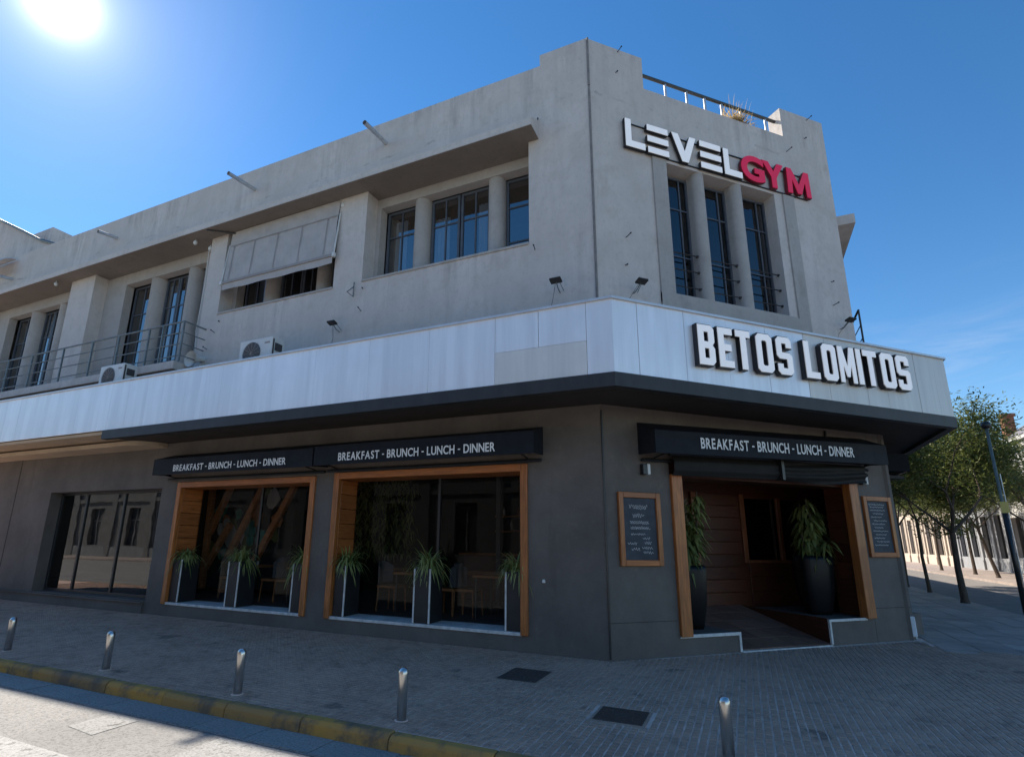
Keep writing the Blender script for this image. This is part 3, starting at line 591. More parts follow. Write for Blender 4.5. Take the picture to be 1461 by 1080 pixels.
# curved hood at the far left edge
mb = MB()
for i in range(7):
    a0 = math.pi/2*i/7; a1 = math.pi/2*(i+1)/7
    mb.hexa([FA(-21, -.05-.5*math.sin(a0), 10.2+.45*math.cos(a0)), FA(-19.5, -.05-.5*math.sin(a0), 10.2+.45*math.cos(a0)), FA(-19.5, -.05-.5*math.sin(a1), 10.2+.45*math.cos(a1)), FA(-21, -.05-.5*math.sin(a1), 10.2+.45*math.cos(a1))] + [FA(-21, -.05-.47*math.sin(a0), 10.2+.42*math.cos(a0)), FA(-19.5, -.05-.47*math.sin(a0), 10.2+.42*math.cos(a0)), FA(-19.5, -.05-.47*math.sin(a1), 10.2+.42*math.cos(a1)), FA(-21, -.05-.47*math.sin(a1), 10.2+.42*math.cos(a1))])
mb.build('hood', 'cap_metal', bld)

# canopy band: core, black edge trim, cap and separate panels
D = 1.20; CT, CB = 5.03, 3.94; K = math.tan(math.radians(22.5)); SE = BL + K*D
def ring(d0, d1, z0, z1, x0=-22, y1=CY+9):                                # canopy-shaped strip between two offsets
    q = lambda d: [(x0, -d), (K*d, -d), (CX+d, CY-K*d), (CX+d, y1)]
    a, b = q(d1), q(d0); mb = MB()
    for i in range(3):
        mb.hexa([Vector((*a[i], z0)), Vector((*a[i+1], z0)), Vector((*b[i+1], z0)), Vector((*b[i], z0)), Vector((*a[i], z1)), Vector((*a[i+1], z1)), Vector((*b[i+1], z1)), Vector((*b[i], z1))])
    return mb
can = ring(0.002, D-.03, 4.15, 4.70).build('canopy', 'soffit_dark', bld)
ring(0.95, D-.035, 4.70, 5.0).build('upstand', 'soffit_dark', can)
ring(D-.10, D+.035, CT, CT+.035).build('cap', 'cap_metal', can)
ring(0.003, D-.02, 3.80, 3.93, x0=-10.9).build('soffit', 'soffit_dark', can)
ring(D-.12, D+.018, 3.735, 3.935, x0=-10.9).build('edge_trim', 'black_trim', can)
# beige plaster soffit with a rounded end on the left
pts = [(-22, -1.15), (-10.95, -1.15)] + [(-10.95+.0, -1.05)] + [(-10.9+.62*math.sin(a), -0.62*math.cos(a)) for a in [math.pi/2*i/8 for i in range(9)]] + [(-22, 0.0)]
MB().vprism([(-22, -1.15), (-10.9, -1.15), (-10.9, -.02), (-22, -.02)], 3.86, 3.93).build('soffit', 'soffit_beige', can)
MB().vprism([(-22, -.60), (-10.98, -.60)] + [(-10.98+.60*math.sin(a), -0.60*math.cos(a)) for a in [math.pi/2*i/9 for i in range(1, 10)]] + [(-22, -.003)], 3.70, 3.80).build('soffit', 'soffit_beige', can)
jo = [-22+.62*i for i in range(24)]; jo = [j for j in jo if j < -8] + [-7.3, -6.1, -4.9, -3.7, -2.5, -1.32, -.61, .119, K*D]
for a, b in zip(jo, jo[1:]):
    if -1.33 < a < .11:                                                    # split by a pale lower strip
        MB().box(FA, a+.004, b-.004, -D, -D+.025, 4.45, CT).build('fascia_panel', 'panel_silver', can, bevel=.002); continue
    MB().box(FA, a+.0015, b-(.0015 if b < .4 else 0), -D+rnd.uniform(-.001, .001), -D+.025, CB, CT).build('fascia_panel', 'panel_silver', can, bevel=.002)
MB().box(FA, -1.316, .115, -D-.002, -D+.025, CB, 4.446).build('fascia_panel', 'panel_beige', can, bevel=.002)
jb = [-K*D, -.08, .743, 1.546, 2.338, 3.158, 3.62, 4.5, 5.0, 5.817, 6.34, SE]
for i, (a, b) in enumerate(zip(jb, jb[1:])):
    MB().box(FB, a+(.003 if i else 0), b-.003, -D+rnd.uniform(-.003, .002), -D+.025, CB, CT).build('fascia_panel', 'panel_silver' if a < 3 else 'panel_warm', can, bevel=.002)
for i in range(7): MB().box(FC, -K*D+i*1.3+.003, -K*D+(i+1)*1.3-.003, -D, -D+.025, CB, CT).build('fascia_panel', 'panel_warm', can, bevel=.002)

# ground floor walls
GH = 4.14
W2 = (-5.25, -1.24, .26, 2.90); W1 = (-9.76, -5.72, .26, 2.86); G0 = (-14.80, -10.33, .27, 2.75)
MB().wall(FA, -22, 0.0, -.1, GH, 0, .30, [W2, W1, G0]).build('ground_wall', 'dark_render', bld)
EN = (1.25, 5.50, -.1, 2.98)
MB().wall(FB, 0.0, 6.5, -.1, GH, -.001, .30, [EN]).build('ground_wall', 'dark_render', bld)
MB().box(FC, 0.1, CL, -.16, .3, -.1, GH).build('ground_wall', 'dark_render', bld)
# scored joints in the render
for F, u0, u1, z in ((FB, .03, 1.22, .50), (FB, 5.52, 6.48, .56)): MB().box(F, u0, u1, -.004, .001, z, z+.008).build('score_line', 'soffit_dark', bld)
MB().box(FA, -16.52, -16.49, -.004, .001, .0, 3.7).build('score_line', 'soffit_dark', bld)
MB().box(FA, -22, -10.36, -.05, .0, 0.0, .22).build('plinth', 'dark_render', bld, bevel=.006)
MB().box(FA, -22, -10.36, -.09, -.001, .215, .25).build('plinth_ledge', 'dark_render', bld)
MB().lathe((-.984, -.01, 1.03), [(.02, 0), (.03, .01), (.02, .05)], 8).build('vent_plug', 'white_trim', bld)

# timber-lined display windows
def timber_window(W, zt, planters):
    u0, u1, z0, z1 = W; f = .125
    fr = MB().box(FA, u0, u0+f, -.045, .06, z0-.02, z1).build('window_frame', 'wood_v', bld, bevel=.008)
    MB().box(FA, u1-f, u1, -.045, .06, z0-.02, z1).build('frame_post', 'wood_v', fr, bevel=.008)
    MB().box(FA, u0+f, u1-f, -.045, .06, z1-f, z1).build('frame_head', 'wood_h', fr, bevel=.008)
    n = 9; h = (z1-f-z0)/n
    for k in range(n):
        MB().box(FA, u0+f-.03, u0+f-.004, .06, .56, z0+k*h+.004, z0+(k+1)*h-.004).build('plank', 'wood_h', fr, bevel=.005)
        MB().box(FA, u1-f+.004, u1-f+.03, .06, .56, z0+k*h+.004, z0+(k+1)*h-.004).build('plank', 'wood_h', fr, bevel=.005)
    MB().box(FA, u0+f, u1-f, .06, .56, z1-f-.0, z1-f+.03).build('lining', 'wood_h', fr)
    MB().box(FA, u0+.10, u1-.10, -.02, .60, z0-.03, z0+.02).build('sill', 'white_trim', fr, bevel=.004)
    um = (u0+u1)/2+.05
    for a, b in ((u0+f, um-.025), (um+.025, u1-f)):
        MB().add([FA(a, .53, z0+.02), FA(b, .53, z0+.02), FA(b, .532, z1-f), FA(a, .532, z1-f)], [(0, 1, 2, 3)]).build('pane', 'glass_cafe', fr)
    MB().box(FA, um-.025, um+.025, .51, .55, z0+.02, z1-f).build('mullion', 'lamp_black', fr)
timber_window(W2, 0, None); timber_window(W1, 0, None)
# plain glazed shopfront on the left
sf = MB().box(FA, G0[0], G0[0]+.06, .27, .33, G0[2], G0[3]).box(FA, G0[1]-.06, G0[1], .27, .33, G0[2], G0[3]).box(FA, G0[0]+.06, G0[1]-.06, .27, .33, G0[3]-.06, G0[3]).box(FA, G0[0]+.06, G0[1]-.06, .27, .33, G0[2], G0[2]+.07).build('shopfront', 'rail_dark', bld)
gs = [G0[0]+.06, -13.64, -12.08, G0[1]-.06]
for a, b in zip(gs, gs[1:]): MB().add([FA(a, .30, G0[2]), FA(b, .302, G0[2]), FA(b, .30, G0[3]), FA(a, .298, G0[3])], [(0, 1, 2, 3)]).build('pane', 'glass_shop', sf)
for c in gs[1:-1]: MB().box(FA, c-.03, c+.03, .27, .33, G0[2]+.07, G0[3]-.06).build('mullion', 'rail_dark', sf)

# restaurant room behind the windows
MB().box(FA, -21.8, -.9, .57, 6.5, .10, .28).build('interior_floor', 'interior_floor', bld)
MB().box(FA, -21.8, -.9, .61, 6.5, 3.3, 3.4).build('interior_ceiling', 'interior_dark', bld)
MB().box(FA, -21.8, -.9, 6.2, 6.3, .28, 3.3).build('partition', 'interior_dark', bld)
for u in (-11.4, -.95): MB().box(FA, u-.06, u+.06, .61, 6.2, .28, 3.3).build('partition', 'interior_dark', bld)
MB().box(FA, -21.8, -11.46, 3.0, 3.1, .28, 3.3).build('partition', 'interior_dark', bld)

# ------------------------------------------------------------------ entrance porch in the chamfered corner
ZC = 2.98
MB().box(FB, 1.25, 1.46, -.06, .10, .27, 2.74).build('door_post', 'wood_v', bld, bevel=.008)
MB().box(FB, 5.27, 5.49, -.06, .10, .40, 2.80).build('door_post', 'wood_v', bld, bevel=.008)
MB().box(FB, 1.25, 5.5, .10, .55, 2.72, 2.98).build('door_head', 'wood_dark', bld)
pl = MB().box(FB, 1.25, 2.41, .002, 1.9, -.1, .285).build('porch_plinth', 'dark_render', bld)
MB().box(FB, 1.25, 2.425, -.016, .02, .25, .295).box(FB, 2.385, 2.425, -.015, .02, 0.0, .25).build('edge_strip', 'white_trim', pl)
pr = MB().box(FB, 4.40, 7.2, .303, 1.9, -.1, .40).box(FB, 4.40, 5.499, .002, .303, -.1, .40).build('porch_plinth', 'dark_render', bld)
MB().box(FB, 4.37, 5.30, -.016, .02, .375, .415).box(FB, 4.37, 4.41, -.015, .02, .02, .375).build('edge_strip', 'white_trim', pr)
MB().box(FB, 2.425, 4.37, -.03, .03, -.02, .012).build('threshold', 'white_trim', bld)
MB().box(FB, 4.372, 4.398, .03, 1.95, 0.0, .43).build('ramp_kerb', 'wood_dark', bld)
# sloping tiled ramp
rmp = MB().hexa([FB(2.41, .0, -.1), FB(4.40, .0, -.1), FB(4.40, 1.98, -.1), FB(2.41, 1.98, -.1), FB(2.41, .0, -.004), FB(4.40, .0, .02), FB(4.40, 1.98, .44), FB(2.41, 1.98, .44)]).build('ramp', 'tile_floor', bld)
for i in range(5):
    for j in range(5):
        a, b = 2.43+i*.388, 2.43+(i+1)*.388-.012; c, d = .04+j*.385, .04+(j+1)*.385-.012; zz = lambda v: .006+.222*v+.012
        MB().hexa([FB(a, c, zz(c)-.02), FB(b, c, zz(c)-.02), FB(b, d, zz(d)-.02), FB(a, d, zz(d)-.02), FB(a, c, zz(c)), FB(b, c, zz(c)), FB(b, d, zz(d)), FB(a, d, zz(d))]).build('floor_tile', 'tile_floor', rmp)
# timber lining: right reveal, back wall with window, left side
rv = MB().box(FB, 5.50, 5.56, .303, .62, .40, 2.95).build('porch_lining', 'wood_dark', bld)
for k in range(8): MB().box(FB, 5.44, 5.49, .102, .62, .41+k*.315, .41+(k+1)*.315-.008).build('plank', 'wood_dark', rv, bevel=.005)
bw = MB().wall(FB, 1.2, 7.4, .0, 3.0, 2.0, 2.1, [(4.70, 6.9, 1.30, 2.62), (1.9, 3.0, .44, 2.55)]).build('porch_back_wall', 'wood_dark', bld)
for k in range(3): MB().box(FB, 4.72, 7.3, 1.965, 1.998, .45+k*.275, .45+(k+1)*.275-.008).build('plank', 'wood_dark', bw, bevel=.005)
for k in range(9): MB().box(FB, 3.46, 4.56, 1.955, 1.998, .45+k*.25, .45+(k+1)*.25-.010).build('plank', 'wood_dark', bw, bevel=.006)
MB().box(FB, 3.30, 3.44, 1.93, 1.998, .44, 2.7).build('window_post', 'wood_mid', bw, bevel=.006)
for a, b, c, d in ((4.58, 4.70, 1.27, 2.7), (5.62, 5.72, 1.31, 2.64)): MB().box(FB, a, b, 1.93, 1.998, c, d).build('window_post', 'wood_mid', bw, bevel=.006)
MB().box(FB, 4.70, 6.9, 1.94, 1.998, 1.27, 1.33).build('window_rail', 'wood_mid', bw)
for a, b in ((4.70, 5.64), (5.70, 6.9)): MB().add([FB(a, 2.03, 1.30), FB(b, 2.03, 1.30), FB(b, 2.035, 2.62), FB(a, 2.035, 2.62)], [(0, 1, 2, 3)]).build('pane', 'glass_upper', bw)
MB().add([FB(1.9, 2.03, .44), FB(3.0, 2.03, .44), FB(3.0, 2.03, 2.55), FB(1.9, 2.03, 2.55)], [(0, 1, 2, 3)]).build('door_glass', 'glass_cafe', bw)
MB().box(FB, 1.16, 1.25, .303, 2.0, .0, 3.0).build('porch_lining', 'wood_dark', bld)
MB().box(FB, 7.2, 7.3, .62, 2.0, .0, 3.0).build('porch_lining', 'wood_dark', bld)
MB().box(FB, 1.1, 7.4, .303, 2.1, 3.0, 3.06).build('porch_ceiling', 'interior_dark', bld)
MB().wall(FB, 1.0, 7.4, .0, 3.0, 3.6, 3.7, []).build('partition', 'interior_dark', bld)
MB().box(FB, 1.0, 7.4, 2.1, 3.7, 3.0, 3.06).box(FB, 1.0, 7.4, 2.1, 3.7, .36, .43).build('interior_ceiling', 'interior_dark', bld)

# ------------------------------------------------------------------ lettering
_glyphs = {}
def glyph(ch, offset):
    key = (ch, offset)
    if key not in _glyphs:
        cu = bpy.data.curves.new('glyph', 'FONT'); cu.body = ch; cu.size = 1; cu.offset = offset; cu.extrude = .5; cu.resolution_u = 6
        ob = bpy.data.objects.new('glyph', cu); COL.objects.link(ob); bpy.context.view_layer.update()
        dg = bpy.context.evaluated_depsgraph_get(); me = bpy.data.meshes.new_from_object(ob.evaluated_get(dg))
        vs = [v.co.copy() for v in me.vertices]; fs = [tuple(p.vertices) for p in me.polygons]
        bpy.data.objects.remove(ob); bpy.data.curves.remove(cu); bpy.data.meshes.remove(me)
        x0 = min(v.x for v in vs); x1 = max(v.x for v in vs); y0 = min(v.y for v in vs); y1 = max(v.y for v in vs)
        _glyphs[key] = ([((v.x-x0)/max(x1-x0, 1e-6), (v.y-y0)/max(y1-y0, 1e-6), v.z+.5) for v in vs], fs, x1-x0, y1-y0, y0)
    return _glyphs[key]
def letter(F, ch, u0, u1, z0, z1, v_back, v_front, face, side, parent, offset=0.0, slope=0.0):
    """one raised letter: a face plate on a deeper dark return"""
    g, fs, *_ = glyph(ch, offset)
    mk = lambda va, vb, grow: MB().add([F(u0-grow+(u1-u0+2*grow)*a, va+(vb-va)*c, z0-grow+(z1-z0+2*grow)*b+slope*(u0+(u1-u0)*a)) for a, b, c in g], fs)
    o = mk(v_back, v_front+.012, .006).build('letter_return', side, parent)
    mk(v_front+.012, v_front, 0).build('letter_'+ch.lower(), face, parent)
def poly_letter(F, polys, ch, v_back, v_front, face, side, parent):
    mb = MB(); mb2 = MB()
    for p in polys: mb.prism(F, p, v_front+.012, v_back)
    for p in polys:
        cx = sum(q[0] for q in p)/len(p); cz = sum(q[1] for q in p)/len(p)
        mb2.prism(F, [(cx+(a-cx)*.97, cz+(b-cz)*.97) for a, b in p], v_front, v_front+.012)
    mb.build('letter_return', side, parent); mb2.build('letter_'+ch, face, parent)
def printed(F, text, u0, u1, z0, z1, v, m, parent, name='lettering', slope=0.0, offset=0.02):
    """flat printed line of text fitted to a rectangle on a surface"""
    mb = MB(); adv = []; x_ = 0
    for ch in text:
        if ch == ' ': x_ += .30; continue
        _, _, wd, _, _ = glyph(ch, offset); adv.append((ch, x_, wd)); x_ += wd+.10
    k = (u1-u0)/(x_-.10)
    for ch, a, wd in adv:
        g, fs, _, _, _ = glyph(ch, offset); zc0, zc1 = (z0, z1) if ch != '-' else (z0+(z1-z0)*.40, z0+(z1-z0)*.54)
        mb.add([F(u0+(a+wd*p)*k, v-.0025*(1-r), zc0+(zc1-zc0)*q+slope*(u0+(a+wd*p)*k)) for p, q, r in g], fs)
    return mb.build(name, m, parent)

# LEVELGYM sign on the corner wall
lv = thing('gym_sign', FB(3.0, 0, 8.8), 'white and red raised-letter LEVELGYM sign above the tall corner window', 'sign')
vb, vf = -.03, -.105; zb, zt = 8.79, 9.41
sl_ = lambda u: 0.008*(u-.7)
def pl_(pts): return [(u, z+sl_(u)) for u, z in pts]
def ell(u0, u1): return [pl_([(u0, zb), (u1, zb), (u1, zb+.14), (u0+.13, zb+.14), (u0+.13, zt), (u0, zt)])]
def bars(u0, u1): return [pl_([(u0, z), (u1, z), (u1, z+.13), (u0, z+.13)]) for z in (zb, zb+.245, zt-.13)]
def vee(u0, u1): c = (u0+u1)/2; return [pl_([(u0, zt), (u0+.15, zt), (c, zb+.24), (u1-.15, zt), (u1, zt), (c+.075, zb), (c-.075, zb)])]
def wye(u0, u1): c = (u0+u1)/2; return [pl_([(c-.07, zb), (c+.07, zb), (c+.07, zb+.25), (u1, zt), (u1-.17, zt), (c, zb+.40), (u0+.17, zt), (u0, zt), (c-.07, zb+.25)])]
def emm(u0, u1): c = (u0+u1)/2; return [pl_([(u0, zb), (u0+.13, zb), (u0+.15, zb+.36), (c-.06, zb+.03), (c+.06, zb+.03), (u1-.15, zb+.36), (u1-.13, zb), (u1, zb), (u1-.02, zt), (u1-.15, zt), (c, zb+.25), (u0+.15, zt), (u0+.02, zt)])]
for ch, p in (('l', ell(.71, 1.15)), ('e', bars(1.20, 1.69)), ('v', vee(1.77, 2.36)), ('e', bars(2.44, 2.97)), ('l', ell(3.03, 3.49))): poly_letter(FB, p, ch, vb, vf, 'letter_white', 'letter_side', lv)
letter(FB, 'G', 3.48, 4.09, zb+.02, zt+.0, vb, vf, 'letter_red', 'letter_red_side', lv, .035, .008)
poly_letter(FB, wye(4.05, 4.64), 'y', vb, vf, 'letter_red', 'letter_red_side', lv); poly_letter(FB, emm(4.70, 5.38), 'm', vb, vf, 'letter_red', 'letter_red_side', lv)
for z in (zb+.03, zt-.04): MB().box(FB, .72, 5.34, -.028, -.004, z, z+.018).build('mounting_rail', 'rail_dark', lv)

# BETOS LOMITOS sign on the canopy band: condensed block capitals with cut corners
bs = thing('restaurant_sign', FB(3.2, -D, 4.2), 'white raised-letter BETOS LOMITOS sign with black sides on the canopy band', 'sign')
def block(ch, W, H):
    t = .105; k = .055; ym = H*.5; h2 = t/2
    L_ = [(0, 0), (t, 0), (t, H), (0, H)]
    if ch == 'L': return [[(0, 0), (W, 0), (W, t), (t, t), (t, H), (0, H)]]
    if ch == 'I': return [[(0, 0), (W, 0), (W, H), (0, H)]]
    if ch == 'T': c = W/2; return [[(c-h2, 0), (c+h2, 0), (c+h2, H-t), (W, H-t), (W, H), (0, H), (0, H-t), (c-h2, H-t)]]
    if ch == 'E': return [[(0, 0), (W, 0), (W, t), (t, t), (t, ym-h2), (W*.88, ym-h2), (W*.88, ym+h2), (t, ym+h2), (t, H-t), (W, H-t), (W, H), (0, H)]]
    if ch == 'M': return [[(0, 0), (t*.8, 0), (t*.85, H*.55), (W/2-.03, .1), (W/2+.03, .1), (W-t*.85, H*.55), (W-t*.8, 0), (W, 0), (W, H), (W-t*.95, H), (W/2, H*.42), (t*.95, H), (0, H)]]
    if ch == 'O': return [[(0, k), (t, t+k*.4), (t, H-t-k*.4), (0, H-k)], [(0, H-k), (t, H-t-k*.4), (t+k*.4, H-t), (k, H)], [(k, H), (t+k*.4, H-t), (W-t-k*.4, H-t), (W-k, H)], [(W-k, H), (W-t-k*.4, H-t), (W-t, H-t-k*.4), (W, H-k)],
                          [(W, H-k), (W-t, H-t-k*.4), (W-t, t+k*.4), (W, k)], [(W, k), (W-t, t+k*.4), (W-t-k*.4, t), (W-k, 0)], [(W-k, 0), (W-t-k*.4, t), (t+k*.4, t), (k, 0)], [(k, 0), (t+k*.4, t), (t, t+k*.4), (0, k)]]
    if ch == 'B': return [L_, [(t, 0), (W-k, 0), (W, k), (W, t), (t, t)], [(W-t, t), (W, t), (W, ym-h2), (W-t, ym-h2)], [(t, ym-h2), (W, ym-h2), (W-k*.7, ym), (W, ym+h2), (t, ym+h2)], [(W-t, ym+h2), (W, ym+h2), (W, H-t), (W-t, H-t)], [(t, H-t), (W, H-t), (W, H-k), (W-k, H), (t, H)]]
    if ch == 'S': return [[(k, 0), (W-k, 0), (W, k), (W, t), (0, t), (0, k)], [(0, t), (t, t), (t, t+.07), (0, t+.07)], [(W-t, t), (W, t), (W, ym-h2), (W-t, ym-h2)], [(k, ym-h2), (W, ym-h2), (W, ym), (W-k, ym+h2), (0, ym+h2), (0, ym)],
                          [(0, ym+h2), (t, ym+h2), (t, H-t), (0, H-t)], [(W-t, H-t-.07), (W, H-t-.07), (W, H-t), (W-t, H-t)], [(0, H-t), (W, H-t), (W, H-k), (W-k, H), (k, H), (0, H-k)]]
def grow(p, g):
    cx = sum(q[0] for q in p)/len(p); cz = sum(q[1] for q in p)/len(p)
    return [(a+(g if a > cx+1e-4 else -g if a < cx-1e-4 else 0), b+(g if b > cz+1e-4 else -g if b < cz-1e-4 else 0)) for a, b in p]
for ch, a, b in (('B', .905, 1.20), ('E', 1.28, 1.55), ('T', 1.62, 1.90), ('O', 2.02, 2.34), ('S', 2.43, 2.74), ('L', 3.02, 3.31), ('O', 3.41, 3.72), ('M', 3.78, 4.15), ('I', 4.205, 4.31), ('T', 4.37, 4.69), ('O', 4.79, 5.11), ('S', 5.18, 5.50)):
    H = .625; z0 = 4.18; fr_, rt_ = MB(), MB(); put = lambda p: [(a+u, z0+z+.018*(a+u)) for u, z in p]
    for p in block(ch, b-a, H):
        fr_.prism(FB, put(p), -D-.105, -D-.092); rt_.prism(FB, put(grow(p, .016) if ch not in 'EMTL' else p), -D-.091, -D-.010)
    if ch in 'EMTL':                                                       # outline of the concave letters, slightly larger all round
        for p in block(ch, b-a+.03, H+.03): rt_.prism(FB, put([(u-.015, z-.015) for u, z in p]), -D-.0905, -D-.011)
    rt_.build('letter_return', 'letter_side', bs); fr_.build('letter_'+ch.lower(), 'letter_white', bs)

# ------------------------------------------------------------------ awnings
def box_awning(F, u0, u1, out, zt, zh, zl, label, loc, text, tu0, tu1, tz0, tz1, slope=0.0, name='window_awning'):
    t = thing(name, loc, label, 'awning'); s_ = lambda u: slope*(u-u0); q = lambda u, v, z: F(u, v, z+s_(u))
    cv = MB(); n = 14; us = [u0+(u1-u0)*i/n for i in range(n+1)]
    for i in range(n):                                                   # slightly sagging fabric
        sag = [0.006*math.sin(9*us[k]) for k in (i, i+1)]
        for (va, za), (vb_, zb_) in (((.0, zt), (-out, zh)), ((-out, zh), (-out, zl))):
            cv.add([q(us[i], va-sag[0], za), q(us[i+1], va-sag[1], za), q(us[i+1], vb_-sag[1], zb_), q(us[i], vb_-sag[0], zb_)], [(0, 1, 2, 3)])
    cv.build('fabric', 'awning_fabric', t, merge=True)
    for u, d in ((u0, .012), (u1, -.012)):
        pts = [(.0, zt), (-out, zh), (-out, zl), (.0, zl+.03)]
        mb = MB(); vs = [q(u+k, v, z) for k in (0, d) for v, z in pts]; mb.add(vs, [(0, 1, 2, 3), (4, 5, 6, 7), (0, 1, 5, 4), (1, 2, 6, 5), (2, 3, 7, 6), (3, 0, 4, 7)]); mb.build('end_panel', 'awning_fabric', t)
    mb = MB(); mb.tube([q(u0+.02, -out+.04, zl+.02), q(u1-.02, -out+.04, zl+.02)], .022, 6); mb.tube([q(u0+.02, -.05, zl-.06), q(u1-.02, -.05, zl-.06)], .03, 6); mb.build('roller_bar', 'lamp_black', t)
    for u in (u0+.25, u1-.25): MB().tube([q(u, -.03, zl-.03), q(u, -out*.5, zl+.0), q(u, -out+.04, zl+.02)], .014, 6).build('folding_arm', 'lamp_black', t)
    if text: printed(F, text, tu0, tu1, tz0, tz1, -out-.012, 'print_white', t, slope=slope if slope else 0)
    return t
TXT = 'BREAKFAST - BRUNCH - LUNCH - DINNER'
box_awning(FA, -5.42, -.97, .45, 3.50, 3.36, 3.00, 'black fabric awning over the wide timber window next to the corner', (-3.2, 0, 3.0), TXT, -4.83, -1.63, 3.06, 3.21)
box_awning(FA, -10.1, -5.46, .45, 3.50, 3.34, 2.99, 'black fabric awning over the timber window beside the plain shopfront', (-7.8, 0, 3.0), TXT, -9.40, -6.12, 3.05, 3.19)
# slope applies from u=0 for the print, so shift its base
aw = box_awning(FB, .68, 5.85, .45, 3.56, 3.36, 3.00, 'black fabric awning over the corner entrance', FB(3.2, 0, 3.0), None, 0, 0, 0, 0, slope=.022, name='entrance_awning')
printed(FB, TXT, 1.54, 4.97, 3.12-.022*.68+.022*0-.02, 3.295-.022*.68-.02, -.462, 'print_white', aw, slope=.022)
box_awning(FC, 1.0, 4.5, .75, 3.60, 3.50, 3.15, 'black awning on the side-street wall behind the corner', FC(2.5, -.2, 3.1), None, 0, 0, 0, 0, name='side_awning')
# rolled clear-vinyl curtain under the entrance awning
vc = thing('vinyl_curtain', FB(3.4, -.1, 2.7), 'rolled black vinyl curtain hanging under the entrance awning', 'curtain')
for a, b, seed, amp in ((1.22, 3.44, 3, .010), (3.52, 5.60, 8, .035)):
    r = random.Random(seed); n, m_ = 40, 10; vs, fs = [], []
    for i in range(n+1):
        for j in range(m_+1):
            u = a+(b-a)*i/n; z = 3.03-.32*j/m_ + .018*(u-1.2); fold = math.sin(5*(j/m_)*3.0 + (i/n)*(4 if seed == 8 else .5) + seed)
            vs.append(FB(u, -.14-.05*math.sin(math.pi*j/m_)-amp*fold, z-(.05*math.sin(math.pi*i/n) if seed == 8 and j > 2 else 0)*j/m_))
    for i in range(n):
        for j in range(m_): k = i*(m_+1)+j; fs.append((k, k+1, k+m_+2, k+m_+1))
    o = rawmesh('curtain_sheet', vs, fs, 'vinyl', vc, WL[vc.name]); o.data.polygons.foreach_set('use_smooth', [True]*len(o.data.polygons))
MB().tube([FB(1.2, -.10, 3.06), FB(5.62, -.10, 3.14)], .03, 8).build('curtain_rod', 'lamp_black', vc)
MB().box(FB, 3.45, 3.51, -.24, -.10, 2.74, 3.10).build('strap', 'lamp_black', vc)
MB().tube([FB(4.88, -.03, 3.75), FB(4.87, -.03, 3.60), FB(4.90, -.10, 3.52)], .022, 6).build('power_cable', 'lamp_black', aw)

# canvas drop awning on the upper window
ca = thing('canvas_awning', FA(-7.5, 0, 7.4), 'grey canvas drop awning half covering an upper-floor window', 'awning')
def cvp(u, k): return FA(u, -.02-.09*k, 9.10-1.42*k)
vs, fs = [], []; n, m_ = 30, 12
for i in range(n+1):
    for j in range(m_+1):
        u = -9.12+(3.40)*i/n; vs.append(cvp(u, j/m_)+Vector((0, .012*math.sin(i*1.7)*math.sin(j*.9), 0)))
for i in range(n):
    for j in range(m_): k = i*(m_+1)+j; fs.append((k, k+1, k+m_+2, k+m_+1))
o = rawmesh('canvas', vs, fs, 'canvas_grey', ca, WL[ca.name])
MB().box(FA, -9.12, -5.72, -.15, -.09, 7.63, 7.69).build('bottom_bar', 'canvas_seam', ca)
mb = MB(); n = 20
for i in range(n):
    a = -9.12+3.40*i/n; b = a+3.40/n; mb.add([FA(a, -.125, 7.63), FA(b, -.125, 7.63), FA(b, -.12, 7.47+.01*math.sin(i+1)), FA(a, -.12, 7.47+.01*math.sin(i))], [(0, 1, 2, 3)])
mb.build('valance', 'canvas_grey', ca, merge=True)
for u in (-8.95, -8.25, -7.50, -6.75, -6.0): MB().add([cvp(u-.012, .30)+Vector((0, -.016, 0)), cvp(u+.012, .30)+Vector((0, -.016, 0)), cvp(u+.012, .96)+Vector((0, -.016, 0)), cvp(u-.012, .96)+Vector((0, -.016, 0))], [(0, 1, 2, 3)]).build('seam', 'canvas_seam', ca)
MB().add([cvp(-9.08, .285)+Vector((0, -.016, 0)), cvp(-5.74, .285)+Vector((0, -.016, 0)), cvp(-5.74, .30)+Vector((0, -.016, 0)), cvp(-9.08, .30)+Vector((0, -.016, 0))], [(0, 1, 2, 3)]).build('seam', 'canvas_seam', ca)
for u in (-9.16, -5.69): MB().tube([FA(u, -.02, 8.75), FA(u, -.12, 7.70)], .018, 6).lathe(FA(u, -.12, 7.62), [(.045, 0), (.045, .09)], 10).build('drop_arm', 'white_plastic', ca)
MB().tube([FA(-9.62, -.38, 9.10), FA(-9.0, .0, 9.06), FA(-5.9, .02, 9.05)], .02, 5).build('cable', 'rail_dark', ca)

